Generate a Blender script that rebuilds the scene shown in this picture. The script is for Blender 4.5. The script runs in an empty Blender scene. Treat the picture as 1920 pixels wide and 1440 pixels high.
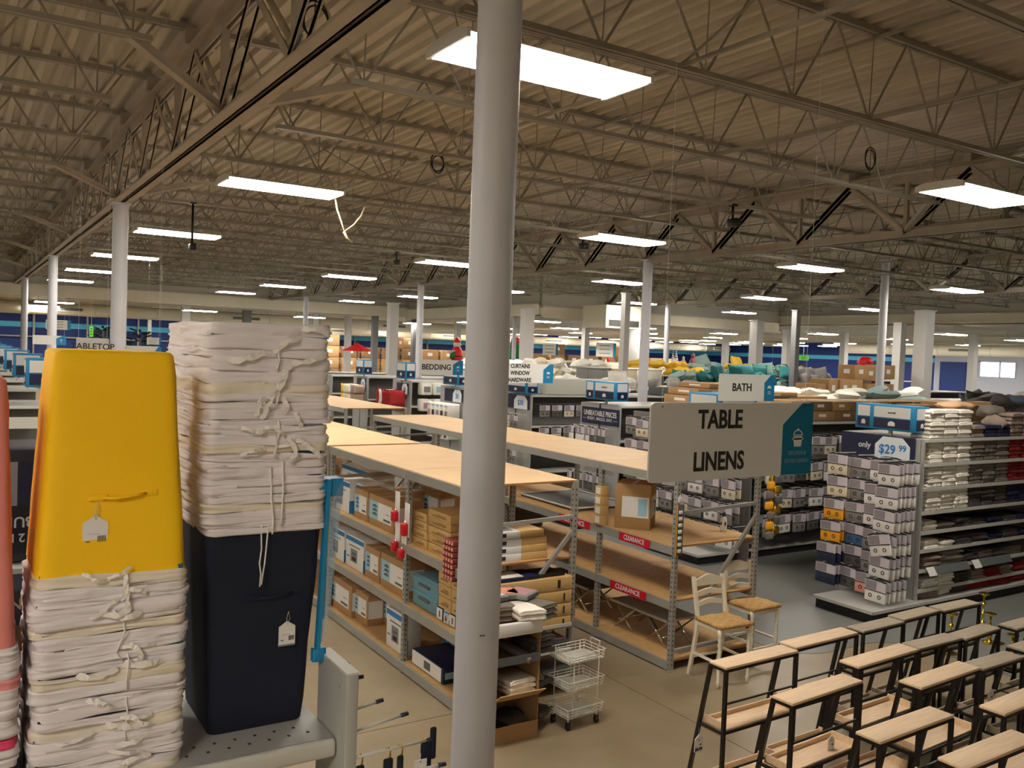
import bpy, math, random
from mathutils import Vector, Matrix, noise
import colorsys

SC = bpy.context.scene
COL = SC.collection
# ---------------------------------------------------------------- camera
FPX = 1653.7
YAW, PITCH, ROLL = math.radians(32.3), math.radians(2.08), math.radians(2.18)
EYE = Vector((0, 0, 3.2))
_f = Vector((math.sin(YAW)*math.cos(PITCH), math.cos(YAW)*math.cos(PITCH), -math.sin(PITCH)))
_r = Vector((math.cos(YAW), -math.sin(YAW), 0)); _u = _r.cross(_f)
RT = _r*math.cos(ROLL) + _u*math.sin(ROLL)
UP = -_r*math.sin(ROLL) + _u*math.cos(ROLL)
cam = bpy.data.cameras.new('camera')
cam.sensor_width = 36; cam.lens = FPX/1920*36; cam.clip_start = 0.05; cam.clip_end = 300
co = bpy.data.objects.new('camera', cam); COL.objects.link(co)
co.matrix_world = Matrix.Translation(EYE) @ Matrix((RT, UP, -_f)).transposed().to_4x4()
SC.camera = co

def at(x, y, X=None, Y=None, Z=None):
    """point of the place seen at photo pixel (x, y) on the plane X=, Y= or Z="""
    d = _f + RT*((x-960)/FPX) - UP*((y-720)/FPX)
    if X is not None: t = X/d.x
    elif Y is not None: t = Y/d.y
    else: t = (Z-EYE.z)/d.z
    return EYE + d*t

# ---------------------------------------------------------------- world, exposure
w = bpy.data.worlds.new('world'); SC.world = w; w.use_nodes = True
w.node_tree.nodes['Background'].inputs[0].default_value = (0.75, 0.82, 1.0, 1)
w.node_tree.nodes['Background'].inputs[1].default_value = 0.5
SC.view_settings.view_transform = 'Standard'; SC.view_settings.look = 'None'
SC.view_settings.exposure = 0.55; SC.view_settings.gamma = 1.0
SC.view_settings.use_curve_mapping = False
SC.cycles.use_denoising = True
SC.cycles.max_bounces = 6; SC.cycles.diffuse_bounces = 4; SC.cycles.glossy_bounces = 3
SC.cycles.transparent_max_bounces = 8; SC.cycles.transmission_bounces = 4
SC.cycles.sample_clamp_indirect = 6.0
LAMP = 36.0                                   # emission of the fluorescent diffusers

# ---------------------------------------------------------------- materials
MATS = {}
def lin(c):
    return tuple(((v/255)/12.92 if v/255 <= .04045 else ((v/255+.055)/1.055)**2.4) for v in c)
def mat(name, rgb, rough=.6, metal=0, var=.0, scale=8, bump=0, bscale=40, emit=0, alpha=1, spec=.5, stretch=None, trans=0):
    if name in MATS: return MATS[name]
    m = bpy.data.materials.new(name); m.use_nodes = True
    nt = m.node_tree; b = nt.nodes['Principled BSDF']
    c = lin(rgb)
    b.inputs['Base Color'].default_value = (*c, 1)
    b.inputs['Roughness'].default_value = rough; b.inputs['Metallic'].default_value = metal
    b.inputs['Specular IOR Level'].default_value = spec
    if trans: b.inputs['Transmission Weight'].default_value = trans
    if alpha < 1: b.inputs['Alpha'].default_value = alpha
    if emit:
        b.inputs['Emission Color'].default_value = (*c, 1); b.inputs['Emission Strength'].default_value = emit
    if var or bump:
        tc = nt.nodes.new('ShaderNodeTexCoord'); mp = nt.nodes.new('ShaderNodeMapping')
        nt.links.new(tc.outputs['Object'], mp.inputs[0])
        if stretch: mp.inputs['Scale'].default_value = stretch
    if var:
        n = nt.nodes.new('ShaderNodeTexNoise'); n.inputs['Scale'].default_value = scale; n.inputs['Detail'].default_value = 5
        nt.links.new(mp.outputs[0], n.inputs['Vector'])
        r = nt.nodes.new('ShaderNodeValToRGB')
        r.color_ramp.elements[0].position = .3; r.color_ramp.elements[1].position = .7
        r.color_ramp.elements[0].color = (*[max(0, x*(1-var)) for x in c], 1)
        r.color_ramp.elements[1].color = (*[min(1, x*(1+var)) for x in c], 1)
        nt.links.new(n.outputs['Fac'], r.inputs[0]); nt.links.new(r.outputs[0], b.inputs['Base Color'])
    if bump:
        n2 = nt.nodes.new('ShaderNodeTexNoise'); n2.inputs['Scale'].default_value = bscale; n2.inputs['Detail'].default_value = 3
        nt.links.new(mp.outputs[0], n2.inputs['Vector'])
        bp = nt.nodes.new('ShaderNodeBump'); bp.inputs['Strength'].default_value = bump; bp.inputs['Distance'].default_value = .01
        nt.links.new(n2.outputs['Fac'], bp.inputs['Height']); nt.links.new(bp.outputs[0], b.inputs['Normal'])
    MATS[name] = m
    return m

mat('deck', (190, 180, 162), .75, var=.16, scale=1.2, stretch=(3, .4, 1))
mat('joist', (150, 142, 126), .6, var=.12, scale=3)
mat('girder', (170, 158, 140), .55, var=.1, scale=3)
mat('cream', (228, 220, 198), .6, var=.04, scale=2)
mat('fascia', (196, 192, 182), .6)
mat('column', (200, 200, 206), .45, var=.03, scale=4)
mat('columnwhite', (205, 203, 200), .5)
mat('columndark', (120, 120, 122), .5)
mat('navywall', (18, 50, 122), .6, var=.1, scale=.6)
mat('bluestripe', (90, 195, 235), .6)
mat('whitewall', (188, 192, 205), .7)
mat('lamp', (255, 246, 233), .5, emit=LAMP)
mat('lamphood', (225, 225, 220), .4)
mat('steel', (158, 157, 150), .45, metal=.25, var=.06, scale=5)
mat('steeldark', (60, 60, 58), .5)
mat('hole', (60, 58, 52), .8)
mat('gondola', (170, 170, 166), .45, var=.03, scale=5)
mat('gondback', (112, 110, 106), .7)
mat('gondwhite', (205, 204, 196), .4)
mat('kick', (22, 22, 24), .6)
mat('peg', (205, 205, 200), .3)
mat('board', (228, 192, 144), .6, var=.05, scale=2.5, stretch=(1, 1, 1))
mat('boardedge', (168, 112, 62), .8)
mat('osb', (190, 152, 98), .75, var=.10, scale=14)
mat('carton', (168, 132, 88), .8, var=.07, scale=4)
mat('cartondark', (132, 102, 68), .8, var=.08, scale=4)
mat('kraft', (200, 164, 104), .75, var=.05, scale=5)
mat('tape', (196, 160, 108), .35)
mat('paperwhite', (226, 224, 220), .5)
mat('boxwhite', (222, 222, 220), .45)
mat('boxblue', (30, 120, 180), .45)
mat('boxpale', (150, 195, 215), .5)
mat('ink', (40, 38, 36), .6)
mat('black', (18, 17, 17), .45)
mat('blackmetal', (24, 21, 20), .4, metal=.3)
mat('capblue', (38, 34, 62), .5)
mat('teal', (0, 105, 140), .45)
mat('cubeblue', (28, 128, 178), .4)
mat('navy', (18, 27, 62), .5)
mat('signwhite', (214, 214, 212), .45)
mat('signcream', (232, 232, 226), .5)
mat('pricewhite', (228, 234, 240), .5)
mat('priceblue', (30, 120, 190), .5)
mat('red', (196, 18, 40), .45)
mat('yellow', (255, 200, 0), .75, bump=.12, bscale=260, var=.03, scale=3)
mat('navycloth', (15, 22, 42), .85, bump=.15, bscale=260)
mat('pinkcloth', (232, 140, 132), .75, bump=.1, bscale=260)
mat('linen', (228, 222, 224), .85, bump=.5, bscale=9, var=.04, scale=6, stretch=(1, 1, 4))
mat('linencream', (230, 220, 202), .85, bump=.5, bscale=9, var=.04, scale=6, stretch=(1, 1, 4))
mat('cord', (236, 232, 226), .8)
mat('shellteal', (30, 96, 110), .8); mat('shellyellow', (226, 190, 60), .8); mat('shellnavy', (30, 30, 60), .8)
mat('shellgrey', (120, 120, 130), .8); mat('shellhot', (232, 70, 120), .8); mat('shellpink', (236, 150, 150), .8)
mat('plastic', (170, 200, 220), .12, alpha=.3)
mat('plasticclear', (225, 230, 230), .1, alpha=.3)
mat('standwood', (222, 192, 156), .6, var=.1, scale=7, stretch=(.6, 9, 3))
mat('standgrey', (166, 150, 128), .6, var=.1, scale=7, stretch=(.6, 9, 3))
mat('stoolwhite', (236, 228, 206), .35)
mat('rush', (196, 156, 98), .85, var=.2, scale=30, bump=.5, bscale=90)
mat('gold', (232, 196, 70), .18, metal=1)
mat('chrome', (225, 220, 210), .12, metal=1)
mat('wirewhite', (232, 230, 220), .35)
mat('trayclear', (220, 218, 205), .25, alpha=.45)
mat('towelwhite', (244, 238, 226), .95, bump=.4, bscale=70, var=.03)
mat('towelgrey', (118, 110, 100), .95, bump=.4, bscale=70, var=.1)
mat('towelchar', (70, 64, 60), .95, bump=.4, bscale=70, var=.1)
mat('toweltaupe', (150, 132, 120), .95, bump=.4, bscale=70, var=.08)
mat('towelred', (130, 22, 28), .95, bump=.4, bscale=70, var=.1)
mat('towelnavy', (22, 28, 66), .95, bump=.4, bscale=70, var=.1)
mat('towelblue', (84, 98, 118), .95, bump=.4, bscale=70, var=.08)
mat('towelpeach', (232, 190, 150), .95, bump=.4, bscale=70)
mat('packgrey', (132, 128, 124), .6); mat('packwhite', (236, 232, 226), .5); mat('packcream', (226, 214, 186), .6)
mat('packyellow', (246, 170, 20), .6); mat('packblue', (60, 98, 140), .6); mat('packnavy', (30, 44, 74), .7)
mat('packpink', (226, 150, 130), .6); mat('packdark', (88, 86, 82), .7); mat('packlilac', (214, 206, 214), .45)
mat('packphoto', (150, 142, 148), .45)
for _n, _c in dict(pwhite=(240, 236, 226), pcream=(232, 220, 190), pyellow=(232, 190, 60), pteal=(30, 108, 110),
                   psage=(140, 165, 160), pgrey=(150, 146, 142), pcharcoal=(62, 60, 60), pmaroon=(70, 24, 34), pnavy=(34, 40, 66),
                   pmint=(160, 205, 195), pred=(168, 32, 36), ptan=(172, 150, 130)).items():
    mat(_n, _c, .8, var=.05, bump=.1, bscale=20)
mat('santared', (214, 24, 32), .5); mat('green', (20, 110, 50), .5); mat('limesign', (110, 210, 60), .6)
mat('skin', (226, 170, 140), .6)
mat('treegreen', (26, 46, 20), .9, var=.3, scale=20)
mat('windowday', (235, 240, 255), .5, emit=3.0)
mat('cable', (225, 205, 160), .6)
mat('cablewhite', (226, 222, 214), .6)
mat('burger', (30, 28, 42), .5); mat('burgerpanel', (150, 148, 158), .5); mat('burgerfood', (96, 52, 24), .6, var=.4, scale=14)
mat('seagreen', (104, 150, 165), .5)
mat('patternred', (110, 36, 34), .6)
mat('photored', (200, 20, 36), .3)
mat('mauve', (188, 140, 146), .5)
mat('slate', (92, 96, 98), .7)
mat('logofaint', (110, 140, 150), .5)

# the concrete with its saw-cut joints, and the grey vinyl of the aisle behind it
def floor_material():
    m = bpy.data.materials.new('floor_concrete'); m.use_nodes = True; nt = m.node_tree; b = nt.nodes['Principled BSDF']
    tc = nt.nodes.new('ShaderNodeTexCoord')
    n = nt.nodes.new('ShaderNodeTexNoise'); n.inputs['Scale'].default_value = .55; n.inputs['Detail'].default_value = 7; n.inputs['Roughness'].default_value = .62
    r = nt.nodes.new('ShaderNodeValToRGB')
    r.color_ramp.elements[0].position = .32; r.color_ramp.elements[0].color = (*lin((130, 113, 88)), 1)
    r.color_ramp.elements[1].position = .7; r.color_ramp.elements[1].color = (*lin((160, 145, 118)), 1)
    nt.links.new(tc.outputs['Object'], n.inputs['Vector']); nt.links.new(n.outputs['Fac'], r.inputs[0])
    nt.links.new(r.outputs[0], b.inputs['Base Color'])
    b.inputs['Roughness'].default_value = .38
    MATS['floor'] = m
floor_material()
mat('joint', (104, 90, 68), .9)
mat('vinyl', (120, 122, 118), .42, var=.05, scale=1.5)

# ---------------------------------------------------------------- mesh builder
class MB:
    def __init__(s): s.v = []; s.f = []; s.m = []; s.s = []; s.mats = []
    def _mi(s, m):
        if m not in s.mats: s.mats.append(m)
        return s.mats.index(m)
    def add(s, vs, fs, m, smooth=False):
        o = len(s.v); s.v += [tuple(v) for v in vs]; k = s._mi(m)
        for f in fs: s.f.append([i+o for i in f]); s.m.append(k); s.s.append(smooth)
        return s
    def box(s, a, b, m):
        x0, y0, z0 = (min(a[i], b[i]) for i in range(3)); x1, y1, z1 = (max(a[i], b[i]) for i in range(3))
        return s.add([(x0,y0,z0),(x1,y0,z0),(x1,y1,z0),(x0,y1,z0),(x0,y0,z1),(x1,y0,z1),(x1,y1,z1),(x0,y1,z1)],
              [(3,2,1,0),(4,5,6,7),(0,1,5,4),(1,2,6,5),(2,3,7,6),(3,0,4,7)], m)
    def cbox(s, c, d, m):
        return s.box([c[i]-d[i]/2 for i in range(3)], [c[i]+d[i]/2 for i in range(3)], m)
    def rbox(s, a, b, m, r=.01, n=2):
        """box with rounded vertical and horizontal edges (a superellipsoid-like shell)"""
        c = [(a[i]+b[i])/2 for i in range(3)]; h = [abs(b[i]-a[i])/2 for i in range(3)]; r = min(r, *h)
        st = n+1; vs = []; fs = []
        rows = []
        for i in range(2*st):
            lat = -math.pi/2 + (math.pi/2)*(i if i < st else i-1)/(st-1) if st > 1 else 0
            sz = -1 if i < st else 1
            row = []
            for q in range(4):
                for j in range(st):
                    an = q*math.pi/2 + (math.pi/2)*j/(st-1)
                    sx = (1, -1, -1, 1)[q]; sy = (1, 1, -1, -1)[q]
                    x = c[0]+sx*(h[0]-r)+r*math.cos(lat)*math.cos(an)
                    y = c[1]+sy*(h[1]-r)+r*math.cos(lat)*math.sin(an)
                    z = c[2]+sz*(h[2]-r)+r*math.sin(lat)
                    row.append(len(vs)); vs.append((x, y, z))
            rows.append(row)
        for i in range(len(rows)-1):
            a_, b_ = rows[i], rows[i+1]
            for j in range(len(a_)): fs.append((a_[j], a_[(j+1) % len(a_)], b_[(j+1) % len(a_)], b_[j]))
        fs.append(tuple(reversed(rows[0]))); fs.append(tuple(rows[-1]))
        return s.add(vs, fs, m, True)
    def bar(s, p, q, wd, ht, m, up=(0, 0, 1)):
        p, q = Vector(p), Vector(q); d = (q-p).normalized(); u = Vector(up)
        if abs(d.dot(u)) > .98: u = Vector((0, 1, 0))
        sd = d.cross(u).normalized()*wd/2; u2 = sd.cross(d).normalized()*ht/2
        vs = [p-sd-u2, p+sd-u2, p+sd+u2, p-sd+u2, q-sd-u2, q+sd-u2, q+sd+u2, q-sd+u2]
        return s.add(vs, [(0,1,2,3),(7,6,5,4),(0,4,5,1),(1,5,6,2),(2,6,7,3),(3,7,4,0)], m)
    def tube(s, pts, r, m, n=8, cap=True):
        pts = [Vector(p) for p in pts]; vs = []; fs = []
        rs = r if isinstance(r, (list, tuple)) else [r]*len(pts)
        ref = None
        for i, p in enumerate(pts):
            d = (pts[min(i+1, len(pts)-1)]-pts[max(i-1, 0)]).normalized()
            if ref is None:
                ref = Vector((0, 0, 1)) if abs(d.z) < .9 else Vector((1, 0, 0))
            a = d.cross(ref).normalized(); ref = a.cross(d).normalized(); b = ref
            for k in range(n):
                t = 2*math.pi*k/n; vs.append(p + (a*math.cos(t)+b*math.sin(t))*rs[i])
        for i in range(len(pts)-1):
            for k in range(n):
                fs.append((i*n+k, i*n+(k+1) % n, (i+1)*n+(k+1) % n, (i+1)*n+k))
        if cap: fs.append(tuple(reversed(range(n)))); fs.append(tuple(range((len(pts)-1)*n, len(pts)*n)))
        return s.add(vs, fs, m, n > 5)
    def lathe(s, prof, c, m, n=16, axis='z'):
        vs = []; fs = []
        for (r, z) in prof:
            for k in range(n):
                t = 2*math.pi*k/n
                vs.append((c[0]+r*math.cos(t), c[1]+r*math.sin(t), c[2]+z) if axis == 'z' else
                          (c[0]+z, c[1]+r*math.cos(t), c[2]+r*math.sin(t)))
        for i in range(len(prof)-1):
            for k in range(n): fs.append((i*n+k, i*n+(k+1) % n, (i+1)*n+(k+1) % n, (i+1)*n+k))
        fs.append(tuple(reversed(range(n)))); fs.append(tuple(range((len(prof)-1)*n, len(prof)*n)))
        return s.add(vs, fs, m, True)
    def prism(s, poly, axis, a, b, m):
        """poly = 2-d outline; axis 'x': (y,z) swept in x, 'y': (x,z) swept in y, 'z': (x,y) swept in z"""
        def P(u, v, t): return {'x': (t, u, v), 'y': (u, t, v), 'z': (u, v, t)}[axis]
        n = len(poly); vs = [P(u, v, a) for u, v in poly]+[P(u, v, b) for u, v in poly]
        fs = [tuple(range(n)), tuple(reversed(range(n, 2*n)))]
        for i in range(n): fs.append((i, (i+1) % n + 0, (i+1) % n + n, i+n)[::-1])
        return s.add(vs, fs, m)
    def mesh(s, name):
        me = bpy.data.meshes.new(name); me.from_pydata(s.v, [], s.f)
        for m in s.mats: me.materials.append(MATS[m])
        me.polygons.foreach_set('material_index', s.m); me.polygons.foreach_set('use_smooth', s.s)
        me.update()
        import bmesh
        bm = bmesh.new(); bm.from_mesh(me); bmesh.ops.recalc_face_normals(bm, faces=bm.faces); bm.to_mesh(me); bm.free()
        return me
    def build(s, name, parent=None, loc=None):
        return link(name, s.mesh(name), parent, loc)

KIDS = {}
def kids(o): return KIDS.get(o.name, [])
def link(name, me, parent=None, loc=None, rot=None):
    o = bpy.data.objects.new(name, me); COL.objects.link(o)
    if parent is not None:
        o.parent = parent; KIDS.setdefault(parent.name, []).append(o)
    if loc is not None: o.location = loc
    if rot is not None: o.rotation_euler = rot
    return o
def tag(o, label, cat, group=None):
    o['label'] = label; o['category'] = cat
    if group: o['group'] = group
    return o
def thing(name, label, cat, loc=(0, 0, 0), rz=0, group=None):
    o = bpy.data.objects.new(name, None); COL.objects.link(o); o.empty_display_size = .1
    o.location = loc; o.rotation_euler = (0, 0, rz)
    return tag(o, label, cat, group)
def struct(o): o['kind'] = 'structure'; return o
def clone(root, loc=None, rot=None, label=None, group=None, scale=None):
    r = root.copy(); COL.objects.link(r)
    if loc is not None: r.location = loc
    if rot is not None: r.rotation_euler = rot
    if scale is not None: r.scale = scale
    if label: r['label'] = label
    if group: r['group'] = group
    for ch in kids(root):
        c = ch.copy(); COL.objects.link(c); c.parent = r; KIDS.setdefault(r.name, []).append(c)
        for g in kids(ch):
            d = g.copy(); COL.objects.link(d); d.parent = c; KIDS.setdefault(c.name, []).append(d)
    return r
ORD = ['', 'first', 'second', 'third', 'fourth', 'fifth', 'sixth', 'seventh', 'eighth', 'ninth', 'tenth', 'eleventh', 'twelfth',
       'thirteenth', 'fourteenth', 'fifteenth', 'sixteenth', 'seventeenth', 'eighteenth', 'nineteenth', 'twentieth',
       'twenty-first', 'twenty-second', 'twenty-third', 'twenty-fourth', 'twenty-fifth', 'twenty-sixth', 'twenty-seventh', 'twenty-eighth', 'twenty-ninth', 'thirtieth']

_TX = {}
def text_mesh(s, size, bold=0.0, ext=.0015, sx=1.0, align='CENTER'):
    key = (s, size, bold, ext, sx, align)
    if key in _TX: return _TX[key]
    cu = bpy.data.curves.new('lettering', 'FONT'); cu.body = s; cu.size = size; cu.extrude = ext; cu.offset = bold
    cu.align_x = align; cu.align_y = 'CENTER'; cu.resolution_u = 3
    o = bpy.data.objects.new('t', cu); COL.objects.link(o)
    bpy.context.view_layer.update()
    dg = bpy.context.evaluated_depsgraph_get()
    me = bpy.data.meshes.new_from_object(o.evaluated_get(dg)); bpy.data.objects.remove(o)
    if sx != 1:
        for v in me.vertices: v.co.x *= sx
    _TX[key] = me
    return me
def text(s, size, m, parent, loc, face='-y', bold=0.0, sx=1.0, name='lettering', tilt=0, align='CENTER'):
    """flat raised lettering, read from -y / -x / up side"""
    me = text_mesh(s, size, bold, .0015, sx, align).copy(); me.materials.clear(); me.materials.append(MATS[m])
    rot = {'-y': (math.pi/2, 0, 0), '-x': (math.pi/2, 0, -math.pi/2), '+x': (math.pi/2, 0, math.pi/2)}[face]
    o = link(name, me, parent, loc, (rot[0], tilt, rot[2]))
    return o
random.seed(7)
# ================================================================ the building
ZD = 6.42                                   # underside of the roof deck's low flutes
GX = [-8.45, 2.1, 12.65, 23.2]       # girder lines (run along Y)
def build_shell():
    f = MB(); f.box((-14, -8, -.05), (64, 64, 0), 'floor'); struct(f.build('floor'))
    # vinyl zone with a rounded corner
    poly = [(7.75, 6.75)]
    for k in range(7):
        t = math.pi/2*k/6; poly.append((8.25-.5*math.cos(t), 6.75-.5*math.sin(t)))
    poly += [(8.9, 6.25)]
    for k in range(7):
        t = math.pi/2*k/6; poly.append((8.9+.5*math.sin(t), 5.75+.5*math.cos(t)))
    poly += [(9.4, -8), (64, -8), (64, 64), (7.75, 64)]
    v = MB(); v.prism(poly, 'z', .0, .004, 'vinyl'); o = v.build('floor_vinyl'); struct(o)
    j = MB()
    for y in (1.9, 6.69, 10.9): j.box((-14, y-.004, 0), (3.8, y+.004, .0015), 'joint')
    for x in (1.1, 5.55): j.box((x-.004, -8, 0), (x+.004, 64, .0015), 'joint')
    struct(j.build('floor_joints'))
    # corrugated deck: flutes run along Y
    d = MB(); p = .2; x = -14.0; vs = []; fs = []
    prof = []
    while x < 64:
        prof += [(x, ZD), (x+.07, ZD), (x+.095, ZD+.055), (x+.175, ZD+.055)]; x += p
    n = len(prof)
    for yy in (-8, 64):
        vs += [(a, yy, b) for a, b in prof]
    fs = [(i, i+1, n+i+1, n+i) for i in range(n-1)]
    d.add(vs, fs, 'deck'); struct(d.build('ceiling_deck'))
    c = MB(); c.box((-14, -8, ZD+.08), (64, 64, ZD+.2), 'deck'); struct(c.build('ceiling'))
    # walls
    wl = MB(); wl.box((-14, 62, 0), (64, 62.3, 6.42), 'navywall'); wl.box((-14, 61.96, 3.6), (62, 62, 3.93), 'bluestripe')
    struct(wl.build('wall_back'))
    wr = MB(); wr.box((62, 39, 0), (62.3, 62, 6.42), 'navywall'); wr.box((61.96, 39, 3.6), (62, 62, 3.93), 'bluestripe')
    wr.box((62, 24, 0), (62.3, 33.0, 6.42), 'whitewall'); wr.box((62, 35.6, 0), (62.3, 39, 6.42), 'whitewall'); wr.box((62, 33.0, 0), (62.3, 35.6, 2.7), 'whitewall')
    wr.box((62, 33.0, 3.86), (62.3, 35.6, 6.42), 'whitewall'); wr.box((62, -8, 0), (62.3, 24, 6.42), 'whitewall')
    struct(wr.build('wall_right'))
    wn = MB(); wn.box((62.1, 33.0, 2.7), (62.15, 35.6, 3.86), 'windowday'); o = struct(wn.build('window_1'))
    fr = MB()
    for y in (33.0, 34.1, 35.55): fr.box((61.98, y-.05, 2.7), (62.1, y+.05, 3.86), 'whitewall')
    for z in (2.68, 3.8): fr.box((61.98, 33.0, z-.04), (62.1, 35.6, z+.06), 'whitewall')
    fr.build('window_frame', o)
    dn = MB(); dn.box((61.9, 36.5, 0), (62.02, 38.5, 3.7), 'navywall'); struct(dn.build('door_1'))
    b = MB(); b.box((-14, -8.3, 0), (64, -8, 6.42), 'cream'); struct(b.build('wall_front'))
    b = MB(); b.box((-14.3, -8, 0), (-14, 64, 6.42), 'cream'); struct(b.build('wall_left'))
    # cream painted steel beams and fascia panels where the high roof ends
    def beam(k, a, c_, panel=True):
        m = MB(); m.box(a, c_, 'cream')
        ax = 0 if c_[0]-a[0] > 1 else 1
        lo = list(a); hi = list(c_); lo[1-ax] -= .12; hi[1-ax] += .12
        m.box(lo, (hi[0], hi[1], lo[2]+.04), 'cream'); m.box((lo[0], lo[1], hi[2]-.04), hi, 'cream')
        if panel: m.box((a[0]+(.04 if ax else 0), a[1]+(0 if ax else .04), c_[2]), (c_[0]-(.04 if ax else 0), c_[1]-(0 if ax else .04), ZD), 'fascia')
        struct(m.build('trim_%d' % k))
    beam(1, (-14, 41.9, 4.78), (20, 42.1, 5.3)); beam(2, (33.9, -8, 5.02), (34.1, 29.6, 5.42)); beam(3, (20, 29.5, 4.62), (33.9, 29.7, 5.1)); beam(4, (19.9, 29.7, 4.7), (20.1, 41.9, 5.2))
    beam(5, (-14, 51.9, 4.5), (62, 52.1, 4.85), False); beam(6, (44.9, -8, 4.55), (45.1, 51.9, 4.9), False)
    m = MB(); m.box((34.2, -8, 4.95), (62, 62, 5.0), 'deck'); m.box((-14, 42.2, 4.9), (34.2, 62, 4.95), 'deck'); m.box((20.2, 29.8, 4.9), (34.2, 42.2, 4.95), 'deck'); struct(m.build('ceiling_low'))
    # window wall frames in front of the far blue wall
    m = MB()
    for x in range(-2, 34, 3):
        m.box((x, 61.6, 0), (x+.1, 61.75, 4.6), 'steel')
    m.box((-2, 61.6, 3.0), (34, 61.75, 3.08), 'steel')
    struct(m.build('window_frame_far'))
build_shell()

def build_columns():
    def col(x, y, r, top, m='column', sq=False, base=0):
        b = MB()
        if sq: b.box((x-r, y-r, base), (x+r, y+r, top), m)
        else:
            b.tube([(x, y, 0), (x, y, top)], r, m, 28, False)
        b.box((x-r*1.35, y-r*1.35, 0), (x+r*1.35, y+r*1.35, .02), m)
        b.box((x-r*1.2, y-r*1.2, top-.025), (x+r*1.2, y+r*1.2, top), m)
        return struct(b.build('column'))
    o = col(2.165, 3.655, .107, 5.23)
    k = MB(); q = at(895, 1193, Y=3.55)
    k.cbox((2.135, 3.545, q.z), (.012, .004, .004), 'ink'); k.cbox((2.119, 3.546, q.z+.001), (.008, .004, .004), 'ink'); k.build('ink_mark', o)
    for y in (14.65, 25.65, 36.65): col(2.1, y, .112, 5.23)
    for y in (14.65, 25.65, 36.65): col(12.62, y, .105, 5.3)
    col(12.62, 3.64, .105, 5.3)
    for y in (14.65, 25.65, 36.65): col(20.85 if y < 20 else 23.2, y, .105, 6.0 if y < 20 else 5.3)
    # square posts of the older part, placed by eye on the far grid
    for px_, d_, r_, m_ in [(1728, 29, .2, 'columnwhite'), (1683, 37, .17, 'columnwhite'), (1415, 38, .2, 'columnwhite'), (1488, 30, .1, 'columndark'),
                          (1168, 24, .09, 'columnwhite'), (985, 34, .2, 'columnwhite'), (733, 34, .17, 'columnwhite'), (1095, 40, .13, 'columnwhite'),
                          (1195, 44, .35, 'columnwhite'), (1472, 48, .16, 'columnwhite'), (1580, 50, .16, 'columnwhite'), (1358, 52, .15, 'columnwhite'),
                          (650, 52, .16, 'columnwhite'), (700, 46, .14, 'columndark'), (775, 50, .16, 'columndark'), (880-25, 52, .15, 'columnwhite'),
                          (345, 48, .2, 'columnwhite'), (460, 50, .2, 'columndark'), (588, 50, .14, 'columnwhite'), (1822, 48, .16, 'columnwhite'), (300-22, 56, .1, 'steel')]:
        d = at(px_, 702, Z=0) - EYE; h = Vector((d.x, d.y, 0)).normalized()*d_
        col(h.x, h.y, r_, 4.9, m_, True)
build_columns()

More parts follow.
